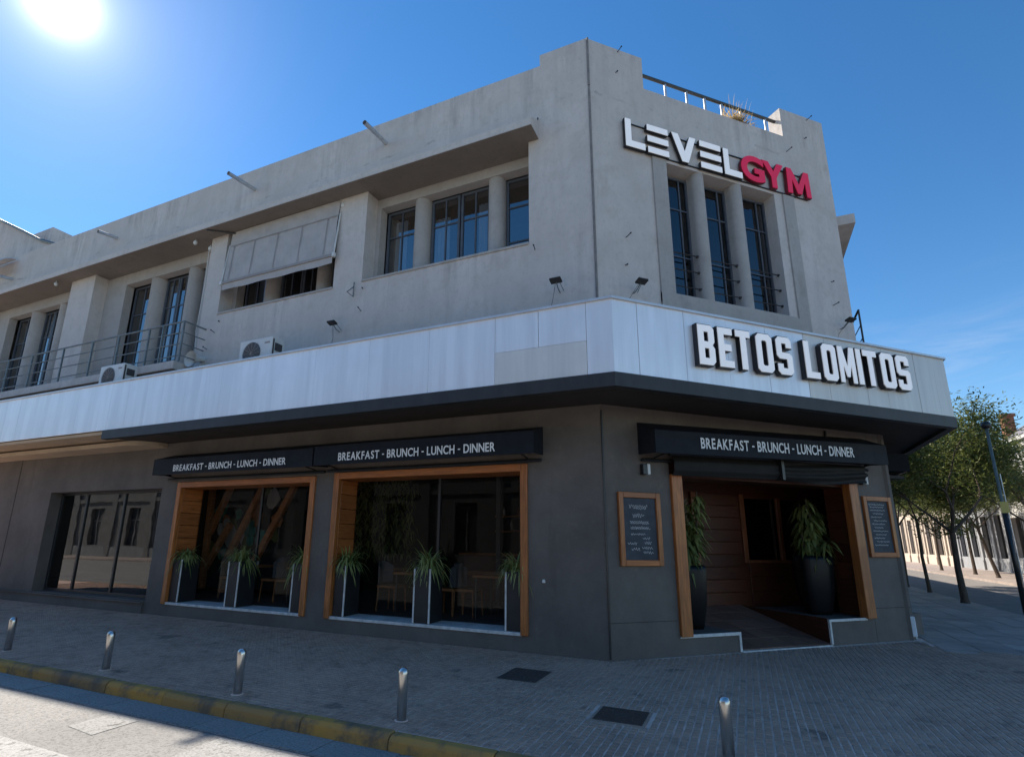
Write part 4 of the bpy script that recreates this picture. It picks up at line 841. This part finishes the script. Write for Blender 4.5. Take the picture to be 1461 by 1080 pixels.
# ------------------------------------------------------------------ fixings on the facade
def aircon(u, v, z, label):
    t = thing('air_conditioner', FA(u+.45, v, z), label, 'air conditioner', 'air conditioners on the canopy')
    MB().box(FA, u, u+.90, v, v+.34, z, z+.60).build('casing', 'white_plastic', t, bevel=.015)
    mb = MB(); c = FA(u+.36, v-.004, z+.29)
    n = 32; mb.add([c]+[c+Vector((.245*math.cos(2*math.pi*i/n), 0, .245*math.sin(2*math.pi*i/n))) for i in range(n)], [(0, i+1, (i+1) % n+1) for i in range(n)]); mb.build('fan_opening', 'dark_plastic', t)
    mb = MB()
    for r in [.04+.025*i for i in range(9)]: mb.tube([c+Vector((r*math.cos(2*math.pi*i/24), -.012, r*math.sin(2*math.pi*i/24))) for i in range(25)], .003, 4, cap=False)
    for i in range(6): a = math.pi*i/6; mb.tube([c+Vector((.245*math.cos(a), -.014, .245*math.sin(a))), c-Vector((.245*math.cos(a), .014, .245*math.sin(a)))], .004, 4)
    mb.build('fan_guard', 'canvas_seam', t)
    MB().box(FA, u+.70, u+.84, v-.003, v+.003, z+.46, z+.50).build('badge', 'canvas_seam', t)
    MB().box(FA, u+.898, u+.915, v+.08, v+.26, z+.32, z+.48).box(FA, u+.899, u+.912, v+.02, v+.05, z+.06, z+.55).build('side_cover', 'dark_plastic', t)
    MB().box(FA, u+.1, u+.18, v, v+.34, 4.99, z).box(FA, u+.72, u+.8, v, v+.34, 4.99, z).build('foot', 'dark_plastic', t)
aircon(-7.25, -.92, 5.00, 'white air conditioner on the canopy below the canvas awning'); aircon(-11.92, -.94, 5.03, 'white air conditioner on the canopy in front of the balcony')
def floodlight(F, u, z, label):
    t = thing('floodlight', F(u, 0, z), label, 'floodlight', 'floodlights over the canopy')
    a = F(u, -.34, z); vs = [F(u-.10, -.31, z+.035), F(u+.10, -.31, z+.035), F(u+.10, -.19, z+.0), F(u-.10, -.19, z+.0)]; dn = Vector((0, 0, -.03))
    MB().hexa([p+dn for p in vs]+vs).build('lamp_body', 'lamp_black', t, bevel=.008)
    MB().add([p+dn*1.08+Vector((0, 0, 0)) for p in vs], [(0, 1, 2, 3)]).build('lens', 'dark_plastic', t)
    MB().tube([F(u, -.22, z-.02), F(u, -.10, z-.10), F(u, .0, z-.12)], .010, 5).tube([F(u+.04, -.22, z+.02), F(u+.07, -.02, z-.1)], .006, 5).build('bracket', 'rail_steel', t)
    MB().tube([F(u-.02, -.2, z-.02), F(u-.12, -.05, z-.25), F(u-.2, -.02, z-.5)], .004, 4).build('cable', 'rail_dark', t)
floodlight(FA, -.62, 5.98, 'black floodlight on the street wall just left of the building corner'); floodlight(FA, -5.45, 5.99, 'black floodlight on the wall right of the air conditioner below the awning')
floodlight(FB, .76, 5.98, 'black floodlight left of the tall corner window'); floodlight(FB, 5.75, 6.06, 'black floodlight at the right end of the corner wall')
# alarm siren under the balcony end
t = thing('siren_box', FA(-9.45, 0, 5.75), 'white horn loudspeaker fixed to the wall at the balcony end', 'loudspeaker')
MB().lathe((0, 0, 0), [(.05, 0), (.06, .10), (.12, .20), (.20, .26)], 14)
hb = MB(); prof = [(.06, .02), (.07, -.12), (.12, -.26), (.20, -.36)]
n = 14
for r_, v_ in prof:
    for j in range(n): an = 2*math.pi*j/n; hb.v.append(FA(-9.55+r_*math.cos(an), v_, 5.80+r_*math.sin(an)-.25*(-v_)))
for i in range(3):
    for j in range(n): hb.f.append((i*n+j, i*n+(j+1) % n, (i+1)*n+(j+1) % n, (i+1)*n+j))
hb.build('horn', 'white_plastic', t, smooth=True); MB().box(FA, -9.62, -9.50, -.12, 0, 5.45, 5.62).build('junction_box', 'white_plastic', t)
MB().tube([FA(-9.55, -.02, 5.45), FA(-9.55, -.02, 5.1)], .012, 5).build('cable', 'rail_dark', t)
# wall lamps beside the entrance
for u, z, lab in ((.76, 2.79, 'small black and white wall lamp left of the entrance'), (5.68, 2.86, 'small black and white wall lamp right of the entrance')):
    t = thing('wall_lamp', FB(u, 0, z), lab, 'wall lamp', 'wall lamps by the entrance')
    MB().box(FB, u-.07, u+.01, -.09, -.002, z-.085, z+.085).build('back_box', 'lamp_black', t, bevel=.006); MB().box(FB, u+.012, u+.065, -.10, -.002, z-.085, z+.085).build('diffuser', 'white_plastic', t, bevel=.008)
# framed chalkboards
def squiggle(mb, F, u0, u1, z, h, r, v):
    n = max(6, int((u1-u0)/.012)); pts = []
    for i in range(n+1): pts.append((u0+(u1-u0)*i/n+r.uniform(-.004, .004), z+h*.5*math.sin(i*1.9+r.random())*r.uniform(.4, 1)))
    for (a, b), (c, d) in zip(pts, pts[1:]):
        L = math.hypot(c-a, d-b) or 1; nx, nz = -(d-b)/L*.0035, (c-a)/L*.0035
        mb.add([F(a-nx, v, b-nz), F(c-nx, v, d-nz), F(c+nx, v, d+nz), F(a+nx, v, b+nz)], [(0, 1, 2, 3)])
def board(u0, u1, z0, z1, label, rows, seed):
    t = thing('menu_board', FB((u0+u1)/2, 0, z0), label, 'menu board', 'chalkboards by the entrance'); f = .085; r = random.Random(seed)
    for a in (u0, u1-f): MB().box(FB, a, a+f, -.055, -.002, z0, z1).build('frame_stile', 'wood_v', t, bevel=.006)
    for a in (z0, z1-f): MB().box(FB, u0+f, u1-f, -.053, -.002, a, a+f).build('frame_rail', 'wood_h', t, bevel=.006)
    MB().box(FB, u0+f, u1-f, -.022, -.002, z0+f, z1-f).build('chalkboard', 'chalkboard', t)
    mb = MB()
    for a, b, k, h in rows: squiggle(mb, FB, u0+f+(u1-u0-2*f)*a, u0+f+(u1-u0-2*f)*b, z0+f+(z1-z0-2*f)*k, h, r, -.0245)
    mb.build('chalk_writing', 'chalk', t)['kind'] = 'stuff'
board(.235, 1.01, 1.31, 2.42, 'chalkboard menu in a wooden frame left of the entrance', [(.18, .75, .86, .075), (.3, .7, .83, .05), (.28, .64, .71, .08), (.2, .75, .61, .035), (.2, .78, .585, .03), (.2, .75, .52, .04), (.2, .8, .50, .03), (.2, .64, .41, .04), (.55, .78, .345, .05), (.1, .38, .26, .05), (.6, .82, .27, .06), (.2, .45, .17, .06), (.52, .85, .19, .05), (.55, .85, .12, .05)], 5)
board(5.60, 6.35, 1.45, 2.56, 'chalkboard menu in a wooden frame right of the entrance', [(.1, .85, .93, .05), (.15, .8, .88, .04)] + [(.15+.1*(i % 2), .85-.1*(i % 3), .82-.068*i, .035) for i in range(11)], 9)

# ------------------------------------------------------------------ planters and plants
def blade(vs, fs, base, d, length, width, droop, seg=5, lift=1.0):
    """an arching strap leaf"""
    side = Vector((-d.y, d.x, 0)).normalized(); k = len(vs)
    for i in range(seg+1):
        t_ = i/seg; p = base + d*(length*t_) + Vector((0, 0, lift*length*(t_*.9) - droop*length*t_*t_))
        wd = width*(0.5+1.2*t_)*(1-t_)**.7+.001
        vs += [p-side*wd, p+side*wd]
    for i in range(seg): fs.append((k+2*i, k+2*i+1, k+2*i+3, k+2*i+2))
def planter(u0, u1, z0, z1, v0, v1, label, edges, seed, big=1.0):
    loc = FA((u0+u1)/2, (v0+v1)/2, z0)
    t = thing('planter', loc, label, 'planter', 'tall black planters in the timber windows')
    MB().box(FA, u0, u1, v0, v1, z0, z1).build('box', 'planter_black', t, bevel=.006)
    for e in edges: MB().box(FA, e-.014, e+.014, v0-.006, v0+.01, z0, z1).build('edge_strip', 'white_trim', t)
    MB().box(FA, u0+.02, u1-.02, v0+.02, v1-.02, z1-.01, z1+.006).build('soil', 'soil', t)
    r = random.Random(seed); vs, fs = [], []; c = FA((u0+u1)/2, (v0+v1)/2-.05, z1)
    for i in range(190):
        an = r.uniform(0, 2*math.pi); d = Vector((math.cos(an), math.sin(an)*.75, 0)); L = r.uniform(.20, .42)*big
        blade(vs, fs, c+Vector((r.uniform(-.09, .09), r.uniform(-.08, .08), 0)), d*.95, L, .016, r.uniform(.6, 1.7), 6, r.uniform(.6, 1.9))
    sp = thing('spider_plant', c, label.replace('tall black planter', 'spider plant').replace('next to the corner', 'by the corner'), 'plant', 'spider plants in the timber windows')
    o = rawmesh('leaves', vs, fs, 'leaf_spider', sp, c)
for u0, u1, lab, ed, sd in ((-5.10, -4.86, 'tall black planter at the left end of the wide window next to the corner', (1,), 1), (-3.36, -3.05, 'tall black planter in the middle of the wide window next to the corner', (0, 1), 2), (-1.64, -1.38, 'tall black planter at the right end of the wide window next to the corner', (0,), 3),
                            (-9.62, -9.34, 'tall black planter at the left end of the window beside the plain shopfront', (1,), 4), (-7.89, -7.59, 'tall black planter in the middle of the window beside the plain shopfront', (0, 1), 5), (-6.13, -5.87, 'tall black planter at the right end of the window beside the plain shopfront', (0,), 6)):
    planter(u0, u1, .285, 1.17, .03, .48, lab, [(u0, u1)[e] for e in ed], sd, rnd.uniform(1.05, 1.3))
def dracaena(s_, v, z0, h, r0, lab, labp, seed, top):
    c = FB(s_, v, z0); t = thing('tall_pot', c, lab, 'pot', 'tall black pots in the entrance')
    n = 4; mb = MB(); ks = [(0, r0*.62), (.08*h, r0*.70), (.45*h, r0*.92), (.93*h, r0*1.0), (h, r0*.96), (h, r0*.85), (h*.94, r0*.82)]
    for z, r_ in ks:
        for j in range(16):
            an = 2*math.pi*j/16+.3; sq = 1/max(abs(math.cos(an-.3)), abs(math.sin(an-.3))); k = r_*(.55*sq+.45)
            mb.v.append(c+Vector((k*math.cos(an), k*math.sin(an), z)))
    for i in range(len(ks)-1):
        for j in range(16): mb.f.append((i*16+j, i*16+(j+1) % 16, (i+1)*16+(j+1) % 16, (i+1)*16+j))
    mb.f.append(tuple(range(16))[::-1]); mb.build('pot', 'pot_black', t, smooth=True); MB().lathe(c+Vector((0, 0, h*.93)), [(r0*.8, 0), (r0*.78, .01)], 16).build('soil', 'soil', t)
    r = random.Random(seed); b = c+Vector((0, 0, h*.94)); p = thing('dracaena', b, labp, 'plant', 'tall leafy plants in the entrance')
    vs, fs = [], []; st = MB()
    for q in range(9):
        a = Vector((r.uniform(-.18, .18), r.uniform(-.18, .18), 0)); ht = (.3+.7*q/8)*top; tip = b+a*1.7+Vector((0, 0, ht)); st.tube([b+a*.4, (b+a+tip)/2, tip], [.022, .018, .014], 6)
        for lv_ in range(int(6+ht*9)):
            z = ht*(.25+.75*lv_/(6+ht*9)); bp = b+a*(.4+1.3*z/ht)+Vector((0, 0, z))
            for k in range(6):
                an = r.uniform(0, 2*math.pi); blade(vs, fs, bp, Vector((math.cos(an), math.sin(an), 0))*.95, r.uniform(.16, .32), .036, r.uniform(.8, 1.5), 5, r.uniform(.2, 1.0))
    st.build('stems', 'bark', p); rawmesh('leaves', vs, fs, 'leaf_dark', p, b)
dracaena(1.98, .58, .295, 1.0, .27, 'tall black pot on the left plinth of the entrance', 'leafy dracaena in the pot left of the entrance ramp', 21, 1.30)
dracaena(5.02, .72, .405, 1.05, .31, 'tall black pot on the right plinth of the entrance', 'leafy dracaena in the pot right of the entrance ramp', 22, 1.15)
# dry weed growing on the roof edge
b = FB(3.75, .2, 10.34); p = thing('roof_weed', b, 'dry straw-coloured weed growing on the roof edge by the railing', 'plant'); r = random.Random(4); vs, fs = [], []
for i in range(700):
    an = r.uniform(0, 2*math.pi); blade(vs, fs, b+FB(r.gauss(0, .14), r.uniform(-.06, .06), 0), Vector((math.cos(an), math.sin(an), 0))*r.uniform(.2, .9), r.uniform(.18, .50), .013, r.uniform(.3, 1.2), 4, r.uniform(.6, 1.4))
for i in range(40): an = r.uniform(0, 6.28); blade(vs, fs, b+FB(r.gauss(.1, .12), 0, 0), Vector((math.cos(an), math.sin(an), 0))*.3, r.uniform(.5, .8), .006, .1, 4, 1.1)
rawmesh('stalks', vs, fs, 'leaf_dry', p, b)

# ------------------------------------------------------------------ bollards
bol = None
for (x_, y_), lab in (((1.66, -3.25), 'stainless steel bollard nearest the camera, at the bottom edge of the picture'), ((-1.17, -3.60), 'stainless steel bollard right of the third one, in front of the wide window'), ((-3.25, -3.66), 'stainless steel bollard third from the left end of the row'), ((-5.63, -3.62), 'stainless steel bollard second from the left end of the row'), ((-8.07, -3.55), 'stainless steel bollard at the left end of the row')):
    if bol is None:
        bol = thing('bollard', (x_, y_, 0), lab, 'bollard', 'steel bollards along the kerb'); c = Vector((x_, y_, 0))
        MB().lathe(c, [(.047, 0), (.047, .40), (.045, .425), (.036, .448), (.020, .460), (.004, .464)], 24).build('post', 'stainless', bol, smooth=True); MB().lathe(c, [(.066, .0), (.064, .006), (.053, .008)], 20).build('collar', 'joint', bol)
    else:
        o = copy_tree(bol); o.location = (x_, y_, 0); o['label'] = lab

# ------------------------------------------------------------------ restaurant furniture seen through the windows
def table(x_, y_, lab):
    t = thing('cafe_table', (x_, y_, .28), lab, 'table', 'tables inside the restaurant'); MB().box(FA, x_-.38, x_+.38, y_-.38, y_+.38, 1.00, 1.04).build('table_top', 'wood_raw', t, bevel=.006)
    for a in (-.33, .33):
        for b_ in (-.33, .33): MB().tube([(x_+a, y_+b_, .28), (x_+a, y_+b_, 1.0)], .02, 6).build('leg', 'lamp_black', t)
def chair(x_, y_, rz, lab):
    t = thing('cafe_chair', (x_, y_, .28), lab, 'chair', 'chairs inside the restaurant'); c, s_ = math.cos(rz), math.sin(rz); F = lambda u, v, z: Vector((x_+u*c-v*s_, y_+u*s_+v*c, .28+z))
    MB().box(F, -.22, .22, -.22, .22, .44, .49).build('seat', 'wood_raw', t, bevel=.01); n = 8; mb = MB()
    for i in range(n):
        a0 = -1+2*i/n; a1 = -1+2*(i+1)/n; q = lambda a: (a*.24, .25-.10*a*a)
        mb.hexa([F(*q(a0), .52), F(*q(a1), .52), F(q(a1)[0], q(a1)[1]+.03, .52), F(q(a0)[0], q(a0)[1]+.03, .52), F(*q(a0), .95-.10*a0*a0), F(*q(a1), .95-.10*a1*a1), F(q(a1)[0], q(a1)[1]+.03, .95-.1*a1*a1), F(q(a0)[0], q(a0)[1]+.03, .95-.1*a0*a0)])
    mb.build('backrest', 'chair_grey', t)
    for a in (-.19, .19):
        for b_ in (-.19, .19): MB().tube([F(a*1.1, b_*1.1, 0), F(a, b_, .45)], .016, 6).build('leg', 'wood_raw', t)
for x_, y_, lab in ((-4.0, 1.25, 'square table behind the left half of the wide window'), (-2.3, 1.3, 'square table behind the right half of the wide window'), (-8.5, 1.3, 'square table behind the left half of the window beside the shopfront'), (-6.8, 1.3, 'square table behind the right half of the window beside the shopfront')):
    table(x_, y_, lab); side = 'wide window' if x_ > -5 else 'window beside the shopfront'; half = 'left' if x_ in (-4.0, -8.5) else 'right'
    chair(x_-.65, y_, math.pi/2, f'grey-backed chair left of the table in the {half} half of the {side}'); chair(x_+.65, y_, -math.pi/2, f'grey-backed chair right of the table in the {half} half of the {side}')
bm_ = thing('timber_truss', (-9.2, 1.65, .28), 'dark orange diagonal timber beams inside the window beside the shopfront', 'beams')
for a, b in (((-9.96, 1.0), (-8.75, 3.2)), ((-9.0, 1.0), (-7.75, 3.1)), ((-10.65, .4), (-10.72, 3.2)), ((-10.62, 1.75), (-9.95, 3.1)), ((-10.6, .9), (-9.9, 2.0))):
    d = Vector((b[0]-a[0], 0, b[1]-a[1])).normalized(); nn = Vector((-d.z, 0, d.x))*.075
    p0 = Vector((a[0], 1.6, a[1])); p1 = Vector((b[0], 1.6, b[1])); q = Vector((0, .12, 0)); MB().hexa([p0-nn, p1-nn, p1-nn+q, p0-nn+q, p0+nn, p1+nn, p1+nn+q, p0+nn+q]).build('beam', 'wood_raw', bm_, bevel=.01)
r = random.Random(31); mu = thing('wall_mural', (-9.6, 2.2, .28), 'teal and green painted panel behind the timber beams', 'mural'); MB().box(FA, -11.3, -8.3, 2.15, 2.22, .4, 3.2).build('panel', 'interior_dark', mu)
for i in range(22):
    cx, cz, R_ = r.uniform(-11.1, -8.8), r.uniform(1.2, 3.0), r.uniform(.12, .30); n = 9; pts = [(cx+R_*r.uniform(.5, 1)*math.cos(2*math.pi*k/n), cz+1.3*R_*r.uniform(.5, 1)*math.sin(2*math.pi*k/n)) for k in range(n)]
    MB().prism(FA, pts, 2.13-.0012*i, 2.149).build('painted_shape', r.choice(['teal_paint', 'teal_paint', 'leaf_dark', 'canvas_grey', 'wood_raw']), mu)
ct = thing('bar_counter', (-2.6, 4.2, .28), 'dark bar counter with shelves at the back of the restaurant', 'counter'); MB().box(FA, -4.4, -1.2, 3.9, 4.4, .28, 1.32).build('counter_body', 'wood_dark', ct, bevel=.01); MB().box(FA, -4.5, -1.1, 3.82, 4.45, 1.32, 1.37).build('counter_top', 'wood_raw', ct, bevel=.008)
for z in (1.9, 2.3): MB().box(FA, -4.4, -1.2, 5.8, 6.1, z, z+.04).build('shelf', 'wood_raw', ct)
for k in range(14):
    b_ = Vector((-4.2+k*.21+rnd.uniform(-.03, .03), 5.95, 1.94 if k % 2 else 2.34)); hgt = rnd.uniform(.22, .3)
    o = MB().lathe(b_, [(.035, 0), (.037, .02), (.037, hgt*.6), (.014, hgt*.78), (.013, hgt)], 10).build('bottle', rnd.choice(['glass_shop', 'teal_paint', 'cloth_red', 'white_plastic']), loc=b_, smooth=True); tag(o, f'small bottle on the {"lower" if k % 2 else "upper"} shelf behind the bar counter', 'bottle', f'bottles on the {"lower" if k % 2 else "upper"} bar shelf')
for k, (x_, y_) in enumerate(((-4.05, 1.2), (-2.2, 1.25), (-8.4, 1.25), (-6.75, 1.25))):
    b_ = Vector((x_, y_, 1.04)); o = MB().lathe(b_, [(.03, 0), (.038, .04), (.04, .09), (.035, .09), (.03, .01)], 12).build('cup', 'white_plastic', loc=b_, smooth=True)
    tag(o, ['white cup on the table in the left half of the wide window', 'white cup on the table in the right half of the wide window', 'white cup on the table in the left half of the window by the shopfront', 'white cup on the table in the right half of the window by the shopfront'][k], 'cup', 'cups on the restaurant tables')
gw = thing('hanging_greenery', (-5.5, 2.0, 1.2), 'hanging green plants inside the left half of the wide window', 'plant'); vs, fs = [], []; c = Vector((-5.5, 2.0, 1.2))
for i in range(900): an = r.uniform(0, 6.28); blade(vs, fs, Vector((r.uniform(-6.4, -4.7), 2.0+r.uniform(-.1, .1), r.uniform(1.3, 3.1))), Vector((math.cos(an), math.sin(an), 0)), r.uniform(.1, .24), .022, 1.6, 3, .6)
rawmesh('foliage', vs, fs, 'leaf_dark', gw, c)
mb = MB()
for u in (-3.0, -2.45): MB().box(FA, u-.05, u+.05, 2.8, 2.9, .28, 3.3).build('room_column', 'room_grey', bld)

# ------------------------------------------------------------------ street trees
def tree(x_, y_, lab, seed, h=5.6, fork=2.0, spread=1.9, n_leaf=9000, r0=.10, leaf=.068, lean=0.0):
    r = random.Random(seed); base = Vector((x_, y_, -.02)); t = thing('street_tree', base, lab, 'tree', 'trees along the side street')
    tr = MB(); top = base+Vector((lean, r.uniform(-.1, .1), fork)); mid = (base+top)/2+Vector((r.uniform(-.05, .05), 0, 0))
    tr.tube([base, base+Vector((0, 0, .15)), mid, top], [r0*1.35, r0, r0*.85, r0*.75], 9); tips = []
    def grow(p, d, L, rad, lvl):
        q = p+d*L*.5+Vector((r.uniform(-.06, .06), r.uniform(-.06, .06), .03))*L; e = p+d*L; tr.tube([p, q, e], [rad, rad*.8, rad*.6], 6, cap=False); tips.append((q, lvl)); tips.append((e, lvl))
        if lvl < 3:
            for _ in range(r.choice([2, 3, 3])):
                nd = (d+Vector((r.gauss(0, .55), r.gauss(0, .55), r.gauss(.12, .3)))).normalized(); grow(e, nd, L*r.uniform(.55, .8), rad*.6, lvl+1)
    for k in range(r.choice([4, 5])):
        an = 2*math.pi*k/4.5+r.uniform(-.4, .4); d = Vector((math.cos(an)*spread*.42, math.sin(an)*spread*.42, 1.0)).normalized(); grow(top, d, (h-fork)*r.uniform(.34, .46), r0*.5, 0)
    tr.build('trunk', 'bark', t)
    ends = [p for p, l in tips if l >= 1]; vs, fs = [], []
    for i in range(int(n_leaf*2.4)):
        c = r.choice(ends); p = c+Vector((r.gauss(0, .34), r.gauss(0, .34), r.gauss(-.02, .25)))
        if p.z < fork*.92: p.z = fork*.92+abs(r.gauss(0, .3))
        a = Vector((r.gauss(0, 1), r.gauss(0, 1), r.gauss(0, .55))).normalized(); b = a.cross(Vector((r.gauss(0, .6), r.gauss(0, .6), 1))).normalized(); s_ = leaf*r.uniform(.6, 1.35)
        k = len(vs); vs += [p-a*s_, p+b*s_*.30, p+a*s_, p-b*s_*.30]; fs.append((k, k+1, k+2, k+3))
    rawmesh('crown', vs, fs, 'leaf_tree', t, base)
    return t
tree(7.80, 13.6, 'forked street tree with the thickest trunk, nearest beside the dark building', 41, 6.1, 2.1, 2.2, 17000, .10)
tree(7.95, 17.9, 'slim street tree just behind the forked one', 42, 6.0, 2.6, 1.8, 11000, .065)
tree(7.9, 20.9, 'slim street tree closest to the dark building edge', 43, 6.2, 2.5, 1.8, 11000, .07)
tree(7.9, 25.5, 'street tree on the near kerb, last one seen past the building edge', 47, 6.4, 2.5, 1.8, 11000, .08)
tree(14.2, 26.0, 'dense dark street tree at the right edge behind the lamp post', 44, 7.2, 2.6, 2.4, 16000, .11)
tree(14.6, 32.8, 'leaning street tree across the side street, left of the lamp post', 45, 7.4, 2.7, 2.2, 14000, .10, lean=-.5)
tree(14.8, 37.0, 'street tree across the side street, second left of the lamp post', 46, 7.2, 2.7, 2.2, 13000, .10)
tree(14.6, 43.0, 'far street tree across the side street, in front of the cream building', 48, 7.2, 2.7, 2.2, 12000, .10)

# ------------------------------------------------------------------ lamp post, box, far buildings
t = thing('lamp_post', (8.3, 10.95, 0), 'slender grey-green lamp post with a yellow notice at the right edge', 'lamp post'); b = Vector((8.3, 10.95, 0))
MB().tube([b+Vector((0, 0, -.1)), b+Vector((0, 0, .5)), b+Vector((0, 0, 4.9))], [.06, .045, .035], 12).build('pole', 'pole_green', t, smooth=True); MB().tube([b+Vector((0, 0, 0)), b+Vector((0, 0, 2.6))], .058, 12).build('sleeve', 'lamp_black', t, smooth=True)
MB().lathe(b+Vector((0, 0, 4.86)), [(.05, 0), (.10, .03), (.12, .10), (.09, .18), (.02, .2)], 14).build('lamp_head', 'lamp_black', t, smooth=True); MB().box(FA, b.x-.09, b.x+.09, b.y-.095, b.y-.088, 2.55, 2.85).build('notice', 'notice_yellow', t)
MB().tube([b+Vector((.07, -.02, 0)), b+Vector((.07, -.02, 3.6))], .014, 6).build('conduit', 'galvanised', t)
t = thing('utility_box', FC(.25, -.25, 0), 'small white box at the foot of the side wall behind the corner', 'utility box'); MB().box(FC, .15, .36, -.24, -.162, .05, .40).build('box', 'paper_white', t, bevel=.01); MB().tube([FC(.27, -.22, .0), FC(.27, -.22, .06)], .03, 6).build('pipe', 'galvanised', t)

def far_building(y0, y1, x0, h, m, lab, name, bays, floors, cornice=True, roof=None, loc_extra=None):
    t = thing(name, (x0, (y0+y1)/2, 0), lab, 'building'); F = lambda u, v, z: Vector((x0+v, u, z)); holes = []; bw_ = (y1-y0)/bays
    for i in range(bays):
        for (z0, z1) in floors: holes.append((y0+bw_*(i+.27), y0+bw_*(i+.73), z0, z1))
    MB().wall(F, y0, y1, -.1, h, 0, .35, holes).build('wall', m, t); MB().box(F, y0, y1, .8, 9, -.1, h-.05).build('core', 'interior_dark', t)
    for a, b_, z0, z1 in holes:
        w_ = MB().box(F, a, b_, .22, .26, z0, z1).build('window', 'shutter_dark', t); c = (a+b_)/2
        MB().box(F, a-.12, a, -.06, .02, z0, z1+.12).box(F, b_, b_+.12, -.06, .02, z0, z1+.12).box(F, a, b_, -.07, .02, z1, z1+.14).build('surround', m, w_)
        MB().box(F, a, b_, .19, .218, z0+.05, z1-.05).build('pane', 'glass_shop', w_); MB().box(F, c-.03, c+.03, .16, .188, z0, z1).build('mullion', 'shutter_dark', w_)
    for i in range(bays+1):
        u = min(max(y0+bw_*i, y0+.2), y1-.2); MB().box(F, u-.2, u+.2, -.14, .0, .0, h-.6).box(F, u-.26, u+.26, -.2, 0, 0, .7).build('pilaster', m, t)
    if cornice: MB().box(F, y0, y1, -.30, .0, h-.55, h-.40).box(F, y0, y1, -.50, 0, h-.2, h).box(F, y0, y1, -.2, 0, h-.4, h-.2).build('cornice', m, t)
    MB().box(F, y0, y1, -.06, .0, .0, .9).build('plinth', m, t)
    if roof: MB().add([F(y0, -.3, h), F(y1, -.3, h), F(y1, 3.5, h+2.6), F(y0, 3.5, h+2.6), F(y0, 9, h), F(y1, 9, h)], [(0, 1, 2, 3), (3, 2, 5, 4), (0, 3, 4), (1, 5, 2)]).build('roof', roof, t)
    return t
fb = far_building(24, 41.5, 18.3, 8.4, 'white_stone', 'white stone building with cornice and grey pitched roof beyond the trees', 'white_building', 5, [(1.0, 3.6), (4.6, 7.0)], roof='slate')
ch = MB().box(lambda u, v, z: Vector((18.3+v, u, z)), 40.3, 40.9, .6, 1.2, 8.5, 10.5).box(lambda u, v, z: Vector((18.3+v, u, z)), 40.22, 40.98, .52, 1.28, 10.5, 10.68).build('chimney', 'brick_red', fb)
far_building(41.5, 52, 18.3, 7.6, 'grey_stone', 'grey stone building with dark shutters between the white and cream ones', 'grey_building', 4, [(.9, 3.9), (4.6, 6.6)])
far_building(52, 78, 18.3, 8.2, 'cream_stone', 'cream stone building with tall openings at the far end of the side street', 'cream_building', 8, [(.9, 4.4), (5.0, 7.0)])
far_building(78, 110, 17.6, 8.2, 'white_stone', 'pale building furthest down the side street', 'distant_building', 8, [(.9, 4.2), (5.0, 7.0)])
# lower building next door on the near side of the side street
nb_ = thing('neighbour_building', (0, 30, 0), 'low dark-fronted building continuing the near side of the side street', 'building')
MB().wall(FC, CL+.25, 46, -.1, 5.9, 0, .3, [(11+5*i, 13.6+5*i, .4, 3.0) for i in range(7)]).build('wall', 'cream_stone', nb_); MB().box(FC, CL+.25, 46, .32, 10, 0, 5.6).build('core', 'interior_dark', nb_)
# building across the street, which the shop glass mirrors
ob = thing('opposite_building', (-12, -20.2, 0), 'stone building across the street, seen mirrored in the plain shopfront glass', 'building'); F = lambda u, v, z: Vector((u, -20.2-v, z)); holes = []
for i in range(19):
    a = -89+5.0*i; holes += [(a, a+1.5, .9, 3.9), (a, a+1.5, 5.2, 8.0)]
MB().wall(F, -92, 6, -.1, 9.2, 0, .4, holes).build('wall', 'opp_wall', ob); MB().box(F, -92, 6, .8, 9, 0, 9).build('core', 'interior_dark', ob); MB().box(F, -92, 6, -.35, 0, 8.8, 9.2).box(F, -92, 6, -.12, 0, 4.4, 4.7).build('cornice', 'opp_wall', ob)
for a, b_, z0, z1 in holes:
    w_ = MB().box(F, a, b_, .25, .30, z0, z1).build('window', 'shutter_dark', ob); MB().box(F, (a+b_)/2-.04, (a+b_)/2+.04, .2, .25, z0, z1).box(F, a, b_, .2, .245, z0+.66*(z1-z0), z0+.66*(z1-z0)+.06).build('mullion', 'grey_stone', w_)
for i in range(19): MB().box(F, -91.3+5*i, -90.7+5*i, -.15, 0, 0, 8.8).build('pilaster', 'opp_wall', ob)
MB().box(F, -92, 6, -.10, 0.0, 0, .8).build('plinth', 'grey_stone', ob)
